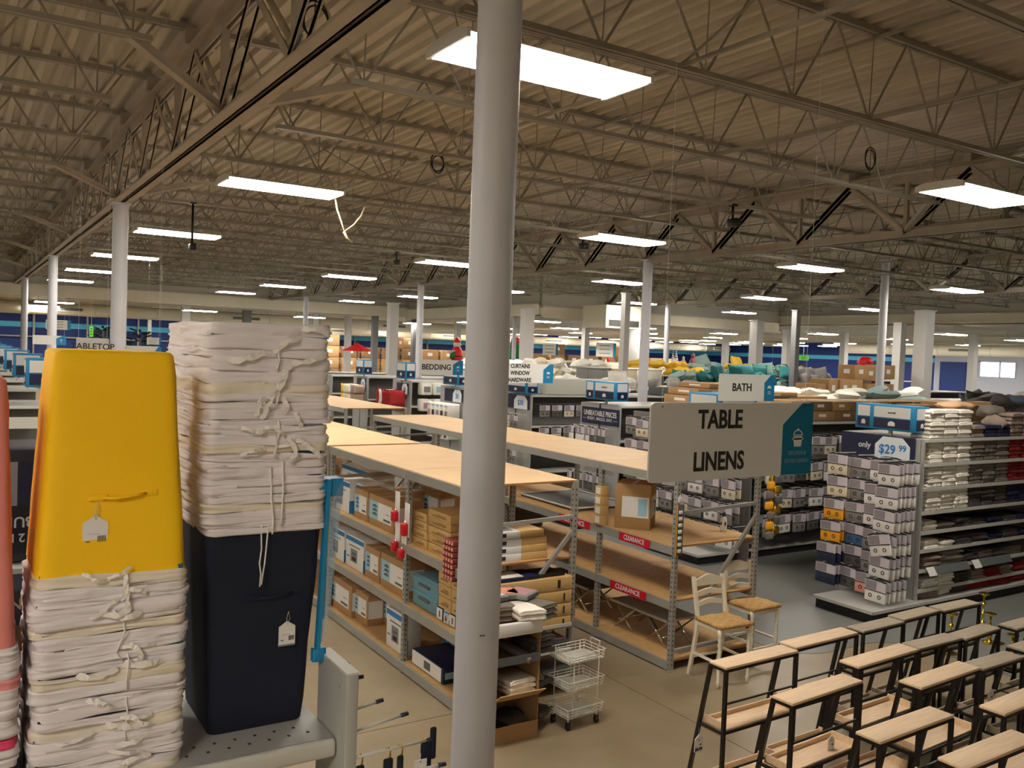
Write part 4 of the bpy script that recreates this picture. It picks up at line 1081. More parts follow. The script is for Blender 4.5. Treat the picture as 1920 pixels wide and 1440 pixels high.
def pillows():
    rng = random.Random(8)
    def heap(n, x0, x1, y0, y1, z, cols, what, place, grp, size=(.5, .38, .18), upright=.0, layers=2):
        k = 0
        for L in range(layers):
            m = n if L == 0 else int(n*.7)
            for i in range(m):
                fx = (i+.5)/m+rng.uniform(-.25, .25)/m
                x = x0+(x1-x0)*fx; y = rng.uniform(y0, y1)
                c, cn = cols[int(fx*len(cols)*.999) % len(cols)] if rng.random() < .7 else rng.choice(cols)
                up = rng.random() < upright
                rot = (math.radians(rng.uniform(60, 85)), rng.uniform(-.2, .2), rng.uniform(-.5, .5)) if up else (rng.uniform(-.25, .25), rng.uniform(-.25, .25), rng.uniform(-1, 1))
                zz = z+size[2]*.5+L*size[2]*.85+(size[1]*.35 if up else 0)
                k += 1
                o = link('throw_pillow' if what == 'pillow' else 'bedding_bundle', pillow_mesh(c, *size, rng.randint(0, 2)), None, (x, y, zz), rot)
                tag(o, '%s %s in the heap %s, %s %s' % (cn, what, place, ORD[(i+1) % 30], ['on lower layer', 'on upper layer', 'on top layer'][L]), what if what == 'pillow' else 'bedding', grp)
    # each heap lies on the top of a gondola
    heap(12, 11.0, 16.5, 16.6, 17.0, 2.28, [('pwhite', 'white'), ('pwhite', 'white'), ('pgrey', 'grey')], 'bundle', 'on the thirty dollar shelving', 'white bedding heap', (.5, .4, .2))
    heap(12, 13, 17.8, 22.1, 23.0, 2.31, [('pwhite', 'white'), ('pcream', 'cream'), ('pwhite', 'white')], 'bundle', 'on the far long shelving', 'white bedding far heap', (.62, .5, .26), layers=3)
    heap(18, 14, 23.5, 25.15, 25.9, 2.41, [('pwhite', 'white'), ('pcream', 'cream')], 'bundle', 'on the long shelving behind', 'white bedding rear heap', (.7, .55, .28), layers=2)
    heap(20, 18.2, 25.5, 19.8, 20.4, 2.31, [('psage', 'sage'), ('pteal', 'teal'), ('pteal', 'teal'), ('pgrey', 'grey')], 'pillow', 'right of the second post', 'teal pillow heap', (.55, .5, .26), .6, 2)
    heap(26, 18.6, 28.0, 22.4, 23.1, 2.63, [('pyellow', 'yellow'), ('pyellow', 'yellow'), ('psage', 'sage'), ('pyellow', 'yellow'), ('pmint', 'mint'), ('pmaroon', 'maroon')], 'pillow', 'behind the teal ones', 'yellow pillow heap', (.6, .5, .24), .2, 2)
    heap(12, 18.6, 24, 16.2, 17.0, 2.21, [('pwhite', 'white'), ('pgrey', 'grey'), ('pwhite', 'white')], 'bundle', 'behind the bath sign', 'white packages behind the bath sign', (.7, .4, .14), 0, 2)
    heap(14, 15.6, 21, 13.1, 13.95, 2.24, [('pwhite', 'white'), ('pwhite', 'white'), ('psage', 'sage'), ('pwhite', 'white')], 'bundle', 'right of the bath sign', 'mattress pad bundles', (.8, .5, .2), 0, 2)
    heap(14, 17.6, 22.5, 10.1, 10.9, 2.21, [('pcharcoal', 'charcoal'), ('pgrey', 'grey'), ('ptan', 'tan'), ('pcharcoal', 'charcoal')], 'pillow', 'near the bright windows', 'dark pillow heap', (.65, .5, .26), .15, 2)
    # red and white pillows on the end of X_, cream bundles on Z_
    for k in range(6):
        c = ['pred', 'pwhite', 'pred', 'pred', 'pred', 'pred'][k]
        o = link('throw_pillow', pillow_mesh(c, .44, .46, .24, k % 3), None, (10.32, 23.15-.19*k, 1.80), (math.radians(86), 0, math.radians(-8+(k-3)*5)))
        tag(o, '%s pillow standing on the shelving end, %s from left' % ('white' if k == 1 else 'red', ORD[k+1]), 'pillow', 'red and white pillows in a row')
    for r_ in range(2):
        for k in range(6):
            c = ['pyellow', 'pcream', 'pcream', 'pwhite', 'ptan', 'ptan'][k]
            o = link('throw_pillow', pillow_mesh(c, .36, .3, .22, k % 3), None, (10.32, 26.0-.2*k, 1.62+.27*r_), (math.radians(86), 0, math.radians(-6+4*(k % 3))))
            tag(o, '%s fluffy bundle on the furthest left middle end, %s row, %s from left' % ({'pyellow': 'yellow', 'pcream': 'cream', 'pwhite': 'white', 'ptan': 'beige'}[c], ['lower', 'upper'][r_], ORD[k+1]), 'bedding', 'cream bundles on the far end')
    # white bedding packages on W_ end and its side
    for r_ in range(2):
        for k in range(5):
            t = thing('bedding_package', 'white zipped bedding package under the bedding sign, %s shelf, %s from left' % (['lower', 'upper'][r_], ORD[k+1]), 'bedding', (10.3, 20.05-.23*k, .98+.5*r_), 0, 'white bedding packages on an end')
            b = MB(); b.rbox((-.1, -.1, 0), (.25, .1, .38), 'pwhite', .03); b.build('pack', t)
            b = MB(); b.box((-.104, -.07, .05), (-.1, .05, .2), ['packgrey', 'mauve', 'navy', 'packphoto', 'navy'][(k+r_) % 5]); b.box((-.104, -.08, .3), (-.1, .08, .34), 'boxpale'); b.build('label', t)
    for k in range(3):
        for r_ in range(3):
            t = thing('bedding_package', 'pillow package on the shelf left of the bedding end, %s row, %s from left' % (ORD[r_+1], ORD[k+1]), 'bedding', (11.0+.38*k, 21.9, 1.02+.45*r_), 0, 'packages on the shelf left of the bedding sign')
            b = MB(); b.rbox((-.16, -.15, 0), (.16, .15, .34), 'pwhite', .04); b.build('pack', t)
            b = MB(); b.box((-.1, -.156, .08), (.1, -.15, .24), ['boxpale', 'mauve', 'packgrey'][(k+r_) % 3]); b.build('label', t)
pillows()

def bx(name, label, cat, c, d, m, group=None, r=.01, rz=0, lab=None):
    t = thing(name, label, cat, c, rz, group)
    b = MB(); b.rbox((-d[0]/2, -d[1]/2, 0), (d[0]/2, d[1]/2, d[2]), m, r); b.build('carton', t)
    b = MB(); b.box((-d[0]/2, -.03, d[2]), (d[0]/2, .03, d[2]+.003), 'tape'); b.build('tape', t)
    b = MB(); b.box((-d[0]*.2, -d[1]/2-.003, d[2]*.4), (d[0]*.1, -d[1]/2, d[2]*.7), lab or 'paperwhite'); b.box((-d[0]/2-.003, -d[1]*.2, d[2]*.4), (-d[0]/2, d[1]*.15, d[2]*.7), lab or 'paperwhite'); b.build('label', t)
    return t

def midfield():
    rng = random.Random(13)
    # long low shelving rows carrying the heaps
    for k, (x0, x1, y0, lab) in enumerate([(18.4, 34, 19.7, 'long shelving row under the teal pillows'), (18.6, 34, 16.0, 'long shelving row under the white packages'), (17.6, 34, 12.95, 'shelving row under the mattress pads'),
                                          (17.6, 33, 9.95, 'shelving row under the dark pillows near the windows'), (18.4, 34, 22.3, 'long shelving row under the yellow pillows'),
                                          (18.4, 34, 24.95, 'shelving row in front of the far blue wall'), (10.6, 20, 28, 'far shelving left of the white posts'), (10.6, 22, 31, 'farthest middle shelving, behind all the others')]):
        gondola(lab, x0, x1, y0, y0+1.2, {19.7: 2.3, 22.3: 2.62, 24.95: 2.4}.get(y0, 2.2), [.8, 1.6], .4)
    # C gondola's top: cartons
    n = 0
    nb_ = 0
    for r_ in range(2):
        x = 12.0; nb_ = n
        while x < 17.2:
            wd = rng.uniform(.45, .75); n += 1
            bx('cardboard_box', 'brown carton on shelf top beyond table linens sign, %s layer, %s along' % (['bottom', 'top'][r_], ORD[n if r_ == 0 else n-nb_]), 'box', (x+wd/2, 10.5, 2.205+.17*r_), (wd*.95, .8, .165), ['carton', 'cartondark'][n % 2], 'cartons beyond the table linens sign', .01)
            x += wd
    for k, (x0, x1, y, z, h, m) in enumerate([(12.5, 13.8, 13.4, 2.27, .18, 'carton'), (13.9, 15.2, 13.4, 2.27, .14, 'carton'), (15.3, 16.6, 13.4, 2.27, .2, 'carton'), (12.6, 13.9, 13.4, 2.46, .14, 'carton'), (14.2, 15.6, 13.4, 2.43, .12, 'carton'), (12.9, 14.6, 13.4, 2.61, .1, 'carton')]):
        bx('cardboard_box', 'flat brown carton in the pile behind the second round post, %s' % ['bottom left', 'bottom middle', 'bottom right', 'second layer left', 'second layer right', 'top'][k], 'box', ((x0+x1)/2, y, z), (x1-x0-.04, .9, h), m, 'flat cartons behind the round post')
    for k in range(4):
        bx('cardboard_box', 'brown carton right of the towels cube, %s from left' % ORD[k+1], 'box', (14.3+.72*k, 9.0+.25, 2.25), (.62, .5, .3+.05*(k % 2)), 'carton', 'cartons right of the towels cube', .01, rng.uniform(-.15, .15))
    gondola('shelving behind the towels, under brown cartons and white pads', 13.9, 19, 8.95, 9.6, 2.2, [1.2], .1)
    # carton pyramid near the red urn
    for k, (a, b_, h) in enumerate([(1520, 735, 40), (1545, 735, 50), (1568, 735, 60), (1588, 735, 85), (1618, 735, 60), (1618, 703, 60), (1648, 735, 70), (1650, 700, 50), (1600, 700, 60)]):
        c = at(a, b_-5, Y=16.6)
        hh = .55 if k in (1, 2, 3) else .42
        bx('cardboard_box', 'stacked brown carton before the red urn, %s from left in the pile' % ORD[k+1], 'box', (c.x, 16.6, c.z-.25), (.62, .6, hh), 'carton', 'carton pile by the red urn', .01, rng.uniform(-.2, .2))
    # white storage box and pillow on top near $30 sign
    t = thing('storage_bin', 'long white fabric storage bin on top beside the thirty dollar sign', 'storage bin', (11.0, 15.98, 2.285))
    b = MB(); b.rbox((0, 0, 0), (1.75, .4, .36), 'gondwhite', .02); b.build('bin', t); b = MB(); b.rbox((1.3, -.004, .02), (1.31, .0, .34), 'gondback', .002); b.build('seam', t)
    o = link('throw_pillow', pillow_mesh('pwhite', .55, .6, .25, 1), None, (13.15, 16.15, 2.57), (math.radians(80), 0, 0)); tag(o, 'large plump white pillow standing right of the long white bin', 'pillow')
    for k in range(3):
        t = thing('storage_bin', 'grey fabric bin behind the curtains sign, %s from left' % ORD[k+1], 'storage bin', (14.6+.95*k, 19.3, 2.3), 0, 'fabric bins behind the curtains sign')
        b = MB(); b.rbox((0, 0, 0), (.85, .5, .55), ['packgrey', 'pcream', 'pwhite'][k], .03); b.build('bin', t); b = MB(); b.rbox((-.01, -.01, .5), (.86, .51, .57), ['packgrey', 'pcream', 'pwhite'][k], .02); b.build('rim', t)
    # grey long box behind second post
    t = thing('grey_carton', 'long grey carton right of the second round post', 'box', (14.3, 15.99, 2.285)); b = MB(); b.rbox((0, 0, 0), (2.1, .4, .2), 'slate', .01); b.build('carton', t); b = MB(); b.box((.1, -.002, .02), (.12, 0, .2), 'packgrey'); b.build('label', t)
    # left field: rows of gondolas seen end-on with blue cubes
    for k in range(7):
        y = 13.2+3.03*k
        g_ = gondola('grey shelving row end-on at left, %s away from camera' % ORD[k+1], -5, 1.15, y, y+1.15, 2.3 if k else 2.25, [.9, 1.6], .0, group='shelving rows at the left edge')
        b = MB(); b.box((0, -.012, 1.95), (6.1, .0, 2.1), 'gondwhite'); b.build('valance', g_)
        c = cube_sign(.78, y-.1, 2.5, .3, .42, .38, 'blue department cube at the left edge, %s away from camera' % ORD[k+1], group='blue cubes at the left edge')
        for q in range(2):
            o = link('goods_bundle', pillow_mesh(['pgrey', 'pwhite', 'ptan'][(k+q) % 3], .5, .5, .14, q), None, (-.1-.7*q, y+.5, 2.38)); tag(o, '%s bundle lying on the %s left shelving row, %s one' % (['grey', 'white', 'tan'][(k+q) % 3], ORD[k+1], ['right', 'left'][q]), 'bundle')
    # upside-down cookware cartons behind the yellow hamper
    gondola('near shelving row behind the hampers carrying the dark cookware cartons', -3, .95, 4.9, 5.9, 2.05, [1.2], .0)
    t = thing('cookware_box', 'dark cookware carton lying upside down behind the yellow hamper', 'box', (-.15, 5.0, 2.06))
    zt = 2.62; b = MB(); b.rbox((0, 0, 0), (.75, .5, zt-2.06), 'burger', .006); b.build('carton', t)
    l = MB(); l.box((0.02, -.003, .28), (.42, 0, .5), 'burgerpanel'); l.box((.43, -.003, .28), (.73, 0, .5), 'navy'); l.box((.0, -.0025, .0), (.75, 0, .04), 'ink')
    for i in range(3): l.tube([(.18, -.003, .32+.07*i), (.18, -.006, .32+.07*i)], .03, 'navy', 12)
    l.build('label', t)
    for s_, z_, sz in (('BURGER', .2, .075), ('2 PIECE', .12, .06)):
        o = text(s_, sz, 'signwhite', t, (.36, -.004, z_), '-y', .001); o.rotation_euler = (math.pi/2, math.pi, 0)
    t = thing('cookware_box', 'second dark cookware carton under the upside-down one, burger picture', 'box', (-.15, 4.42, 1.605)); b = MB(); b.rbox((0, 0, 0), (.72, .3, .46), 'burger', .006); b.build('carton', t)
    l = MB(); l.box((.05, -.003, .0), (.68, 0, .3), 'burgerfood'); l.build('label', t)
    o = text('UNITED', .07, 'ptan', t, (.34, -.004, .4), '-y', .001); o.rotation_euler = (math.pi/2, math.pi, 0)
    gondola('low shelving under the second cookware carton', -3, .9, 4.4, 4.75, 1.6, [.8], .0, platy=.35)
    # gridwall / fixtures in the gap between the racks far back
    for k in range(8):
        x = 7.9+.55*(k % 4); y = 12.2+2.0*(k//4)
    # long cartons behind far windows (brown wall of boxes) and umbrella
    n = 0
    for c in range(20):
        for r_ in range(3 if c % 4 else 4):
            n += 1
            bx('cardboard_box', 'brown carton in the far stockpile, %s column from left, %s layer up' % (ORD[c+1], ORD[r_+1]), 'box', (20.5+1.32*c*1.0, 55-.25*c, .0+1.0+.72*r_+.0), (1.2, 1.0, .7), ['carton', 'cartondark'][(n*7) % 3 % 2], 'far stockpile of cartons', .02)
    gondola('low fixture carrying the far carton stockpile', 19.5, 46, 49.8, 56, .98, [.5], 0)
    c = at(670, 655, Y=46); t = thing('patio_umbrella', 'small red open umbrella far back left of the bedding sign', 'umbrella', (c.x, c.y, 0))
    b = MB(); vs = [(0, 0, c.z+.35)]; R_ = .95
    for i in range(8): vs.append((R_*math.cos(i*math.pi/4), R_*math.sin(i*math.pi/4), c.z-.1))
    b.add(vs, [(0, i+1, (i+1) % 8+1) for i in range(8)], 'santared'); b.build('canopy', t); b = MB(); b.tube([(0, 0, 0), (0, 0, c.z+.4)], .03, 'steel', 8); b.build('pole', t)
midfield()

def holiday():
    # inflatable holiday figure by the big post
    c = at(856, 679, Y=38); D = (c-EYE).length; s = D/FPX
    t = thing('inflatable_figure', 'tall red and white holiday inflatable standing left of the big post', 'inflatable', (c.x, c.y, 0))
    z0 = c.z; h = 47*s
    b = MB(); b.lathe([(0, 0), (.2*h, .02*h), (.24*h, .2*h), (.2*h, .5*h), (.1*h, .62*h), (0, .66*h)], (0, 0, z0), 'santared', 16); b.build('body', t)
    b = MB(); b.lathe([(0, .58*h), (.14*h, .62*h), (.16*h, .72*h), (.1*h, .82*h), (0, .84*h)], (0, 0, z0), 'signwhite', 14); b.lathe([(.22*h, .2*h), (.25*h, .22*h), (.25*h, .25*h), (.22*h, .27*h)], (0, 0, z0), 'ink', 14); b.build('beard', t)
    b = MB(); b.lathe([(.15*h, .78*h), (.13*h, .86*h), (.06*h, .96*h), (0, 1.0*h)], (0, 0, z0), 'santared', 12); b.build('hat', t)
    b = MB(); b.lathe([(0, 0), (.11*h, .02*h), (.1*h, .3*h), (0, .36*h)], (-.24*h, -.1, z0+.12*h), 'green', 10); b.tube([(-.16*h, -.15, z0+.45*h), (-.4*h, -.2, z0+.38*h)], .04*h, 'signwhite', 8); b.build('sack', t)
    b = MB(); b.box((-.3*h, -.3, 0), (.3*h, .3, z0), 'gondback'); b.build('stand', t)
    c = at(966, 655, Y=40); s = (c-EYE).length/FPX; t = thing('inflatable_figure', 'green and red holiday inflatable right of the big post', 'inflatable', (c.x, c.y, 0)); h = 50*s; z0 = c.z-25*s
    b = MB(); b.lathe([(0, 0), (.3*h, .02), (.28*h, .6*h), (.1*h, .7*h), (0, .72*h)], (0, 0, z0), 'green', 12); b.build('body', t); b = MB(); b.lathe([(0, .68*h), (.18*h, .75*h), (.16*h, .9*h), (0, h)], (0, 0, z0), 'santared', 12); b.build('hat', t)
    b = MB(); b.box((-.2*h, -.2, 0), (.2*h, .2, z0), 'gondback'); b.build('stand', t)
    # small holiday trees and figures on the far counter
    for k, (x, y, hp, m, lab) in enumerate([(1261, 684, 24, 'packlilac', 'thin lilac striped cone tree on the far counter'), (1267, 684, 28, 'packlilac', 'taller lilac striped cone tree beside the other'), (1281, 682, 14, 'ptan', 'small tan figure right of the cone trees'),
                                           (1299, 684, 22, 'patternred', 'dark red plush figure on the far counter'), (1315, 684, 16, 'pwhite', 'white plush figure beside the dark red one'), (1140, 688, 18, 'santared', 'small red lantern among the far white bedding'), (1077, 682, 6, 'santared', 'low red box on the far counter')]):
        c = at(x, y, Y=42); s = (c-EYE).length/FPX; h = hp*s
        t = thing('cone_tree' if k < 2 else 'holiday_figure', lab, 'decoration', (c.x, c.y, c.z))
        b = MB()
        if k < 2:
            for q in range(6): b.lathe([(.2*h*(1-q/6.5), 0), (.2*h*(1-(q+.8)/6.5), h*.12)], (0, 0, h*q/6.2), ['packlilac', 'pteal'][q % 2] if False else m, 10)
            b.build('cone', t); b = MB(); b.lathe([(.03*h, 0), (.001, .1*h)], (0, 0, h), 'pwhite', 6); b.build('tip', t)
        else:
            b.lathe([(0, 0), (.28*h, .02*h), (.3*h, .3*h), (.12*h, .6*h)], (0, 0, 0), m, 10); b.build('body', t); b = MB(); b.lathe([(.0, .5*h), (.17*h, .62*h), (.16*h, .85*h), (0, h)], (0, 0, 0), m, 10); b.build('head', t)
    t = thing('far_counter', 'long white counter below the holiday decorations', 'counter', (24, 42, 0)); c = at(1300, 684, Y=42)
    b = MB(); b.box((0, -.4, c.z-.1), (26, .6, c.z), 'gondwhite'); b.build('counter_top', t); b = MB(); b.box((0, -.35, 0), (26, .55, c.z-.1), 'gondback'); b.build('body', t)
    # red urn / light figure at right
    c = at(1622, 690, Y=22.9); s = (c-EYE).length/FPX; t = thing('red_pump', 'bright red lantern-shaped inflatable above the carton pile', 'inflatable', (c.x, c.y, 0)); z0 = c.z-20*s
    b = MB(); b.lathe([(.0, 0), (12*s, 0), (11*s, 8*s), (8*s, 12*s), (8*s, 22*s), (14*s, 30*s), (9*s, 38*s), (0, 40*s)], (0, 0, z0), 'santared', 14); b.build('body', t)
    b = MB(); b.rbox((-14*s, -.2, z0-10*s), (44*s, .3, z0+2*s), 'pwhite', .05); b.rbox((8*s, -.25, z0-6*s), (42*s, .25, z0+1*s), 'santared', .05); b.build('base', t)
    b = MB(); b.box((-10*s, -.2, 2.2), (40*s, .2, z0-9*s), 'gondback'); b.build('stand', t)
    # lime tag signs on posts
    for k, (x, y, Y, w_, h_, lab) in enumerate([(1678, 688, 30, 12, 26, 'upright lime green sign on a white post at right'), (1505, 671, 40, 28, 9, 'small lime green banner hanging far back'), (183, 622, 45, 6, 18, 'green tag hanging from a far post at left')]):
        c = at(x, y, Y=Y); s = (c-EYE).length/FPX; t = thing('hanging_sign', lab, 'sign', (c.x-.3, c.y-.3, c.z))
        b = MB(); b.box((-w_*s/2, -.02, -h_*s/2), (w_*s/2, 0, h_*s/2), 'limesign'); b.build('panel', t)
        b = MB()
        for q in range(3): b.box((-w_*s*.2, -.025, -h_*s*.3+q*h_*s*.25), (w_*s*.2, -.02, -h_*s*.22+q*h_*s*.25), 'ink')
        b.tube([(0, -.01, h_*s/2), (0, -.01, ZD+.01-c.z)], .006, 'wirewhite', 4); b.build('marks', t)
    # dark artificial tree behind far left windows
    for k, (x, y, lab) in enumerate([(193, 635, 'dark green tree mass in front of far left blue wall'), (262, 640, 'dark green foliage behind the white stack of hampers')]):
        c = at(x, y, Y=50); b = MB(); rr = random.Random(k); t = thing('artificial_tree', lab, 'tree', (c.x, c.y, 0))
        for q in range(60):
            a = rr.uniform(0, 6.28); h = rr.uniform(0, 1); r_ = .7*(1-h*.8)
            p = Vector((r_*math.cos(a), r_*math.sin(a), c.z-.7+1.3*h)); b.bar(p, p+Vector((math.cos(a)*.35, math.sin(a)*.35, .1)), .12, .04, 'treegreen')
        b.build('foliage', t); b = MB(); b.tube([(0, 0, 0), (0, 0, c.z+.4)], .05, 'cartondark', 6); b.build('trunk', t)
holiday()

# ================================================================ hanging signs
def hang_sign(label, lines, x0, x1, y, z0, z1, size, accent=.2, sub=None, icon=None, sub_m='logofaint', wires=True, group='hanging department signs', m='signwhite', sx=1.0, bold=.004, acc='cubeblue'):
    W = x1-x0; H = z1-z0
    t = thing('hanging_sign', label, 'sign', ((x0+x1)/2, y, (z0+z1)/2), 0, group)
    r = min(.025, H*.07); pl = []
    for cx, cz, a0 in ((W/2-r, -H/2+r, -90), (W/2-r, H/2-r, 0), (-W/2+r, H/2-r, 90), (-W/2+r, -H/2+r, 180)):
        for k in range(5): a = math.radians(a0+22.5*k); pl.append((cx+r*math.cos(a), cz+r*math.sin(a)))
    b = MB(); b.prism(pl, 'y', -.004, .008, m); b.build('panel', t)
    if accent:
        xa = W/2-W*accent; cut = W*.075
        b = MB(); b.prism([(xa, -H/2+.001), (W/2-.001, -H/2+.001), (W/2-.001, H/2-.001), (xa+W*accent*.62, H/2-.001), (xa, H/2-H*.3)], 'y', -.006, -.004, acc); b.build('accent', t)
        xc = W/2-W*accent/2
        b = MB(); s = H*.1
        if icon == 'pot':
            b.prism([(xc-s*.85, -s*.2), (xc-s*.7, -s*1.6+s*.5), (xc+s*.7, -s*1.6+s*.5), (xc+s*.85, -s*.2), (xc+s*.85, s*.35), (xc-s*.85, s*.35)][::-1], 'y', -.0075, -.006, m)
            b.box((xc-s*1.15, -.0075, -s*.12), (xc+s*1.15, -.006, s*.1), m); b.box((xc-s*.95, -.0075, s*.45), (xc+s*.95, -.006, s*.58), m)
            pts = [(xc+s*.85*math.cos(math.pi*k/10), -.0068, s*.58+s*.62*math.sin(math.pi*k/10)) for k in range(11)]; b.tube(pts, s*.06, m, 5); b.tube([(xc, -.0075, s*1.3), (xc, -.006, s*1.3)], s*.16, m, 10)
        else:
            b.rbox((xc-s*1.1, -.0075, -s*.1), (xc+s*1.1, -.006, s*.35), m, .0005); b.box((xc-s*1.0, -.0075, -s*.35), (xc-s*.8, -.006, 0), m); b.box((xc+s*.8, -.0075, -s*.35), (xc+s, -.006, 0), m); b.rbox((xc-s*.8, -.0075, s*.35), (xc+s*.8, -.006, s*.9), m, .0005)
        b.build('icon', t)
        if sub:
            for k, l in enumerate(sub): text(l, H*.078, sub_m, t, (xc, -.0072, -H*.2-H*.11*k), '-y', .0004, .9)
        else:
            b = MB()
            for k in range(2): b.box((xc-s*.9, -.0072, -s*1.6-s*.7*k), (xc+s*.9, -.006, -s*1.35-s*.7*k), m)
            b.build('small_lines', t)
    n = len(lines); xc = -W/2+W*(1-accent)/2
    for k, l in enumerate(lines):
        text(l, size, 'ink', t, (xc, -.0055, ((n-1)/2-k)*size*1.62*(.75 if n > 2 else 1)), '-y', bold, sx)
    if wires:
        b = MB()
        for x in (-W/2+W*.06, W/2-W*.06):
            b.tube([(x, 0, H/2-.03), (x, 0, ZD-(z0+z1)/2+.01)], .0012, 'peg', 4); b.tube([(x, -.006, H/2-.02), (x, .01, H/2-.02)], .006, 'steel', 8)
        b.build('hanger_wire', t)
    return t
hang_sign('large grey-white hanging sign reading table linens with teal end', ['TABLE', 'LINENS'], 2.9, 4.105, 3.3, 2.577, 2.977, .135, .205, ['KITCHEN &', 'ENTERTAINING'], 'pot', bold=.0035, m='signwhite', acc='teal', sx=.84)
hang_sign('white hanging sign reading bath above the empty racks', ['BATH'], at(1348, 720, Y=9.7).x, at(1452, 720, Y=9.7).x, 9.7, at(1400, 752, Y=9.7).z, at(1400, 702, Y=9.7).z, .17, .19, m='signcream')
hang_sign('white hanging sign reading curtains window hardware right of the big post', ['CURTAINS', 'WINDOW', 'HARDWARE'], at(930, 700, Y=14.6).x, at(1037, 700, Y=14.6).x, 14.6, at(990, 718, Y=14.6).z, at(990, 682, Y=14.6).z, .112, .18, m='signcream', sx=.85)
hang_sign('white hanging sign reading bedding left of the big post', ['BEDDING'], at(787, 690, Y=17.5).x, at(868, 690, Y=17.5).x, 17.5, at(830, 703, Y=17.5).z, at(830, 675, Y=17.5).z, .17, .24, m='signcream')
hang_sign('grey-white hanging sign reading tabletop just above the yellow hamper', ['TABLETOP'], at(143, 650, Y=9.5).x, at(204, 650, Y=9.5).x, 9.5, at(175, 666, Y=9.5).z, at(175, 634, Y=9.5).z, .082, 0, bold=.001)
hang_sign('grey-white hanging sign right of tabletop sign, blue corner above hamper', ['TABLETOP'], at(232, 650, Y=9.0).x, at(302, 650, Y=9.0).x, 9.0, at(270, 682, Y=9.0).z, at(270, 649, Y=9.0).z, .07, .18, bold=.0)
hang_sign('small white and blue sign hanging above the left shelving rows', [], at(61, 640, Y=19).x, at(124, 640, Y=19).x, 19, at(90, 646, Y=19).z, at(90, 629, Y=19).z, .1, .3, m='signcream', bold=0)
for (a, b_, y0_, y1_, Y, lab) in [(85, 132, 600, 618, 30, 'white list sign with blue edge hanging in front of the far left stripe'), (1018, 1046, 644, 666, 30, 'small white list sign far back right of the big post'), (1118, 1155, 643, 669, 28, 'small white list sign far back left of the second round post'), (275, 302, 633, 646, 24, 'small white hanging sign behind the white hamper stack')]:
    x0, x1 = at(a, 650, Y=Y).x, at(b_, 650, Y=Y).x; z1, z0 = at((a+b_)/2, y0_, Y=Y).z, at((a+b_)/2, y1_, Y=Y).z
    t = hang_sign(lab, [], x0, x1, Y, z0, z1, .1, .0, m='signcream')
    b = MB(); W = x1-x0; H = z1-z0; b.box((W*.36, -.01, -H/2), (W/2, -.006, H/2), 'cubeblue')
    for k in range(3): b.box((-W*.35, -.01, H*.28-k*H*.28), (W*.2, -.006, H*.33-k*H*.28), 'packgrey')
    b.build('list_lines', t)
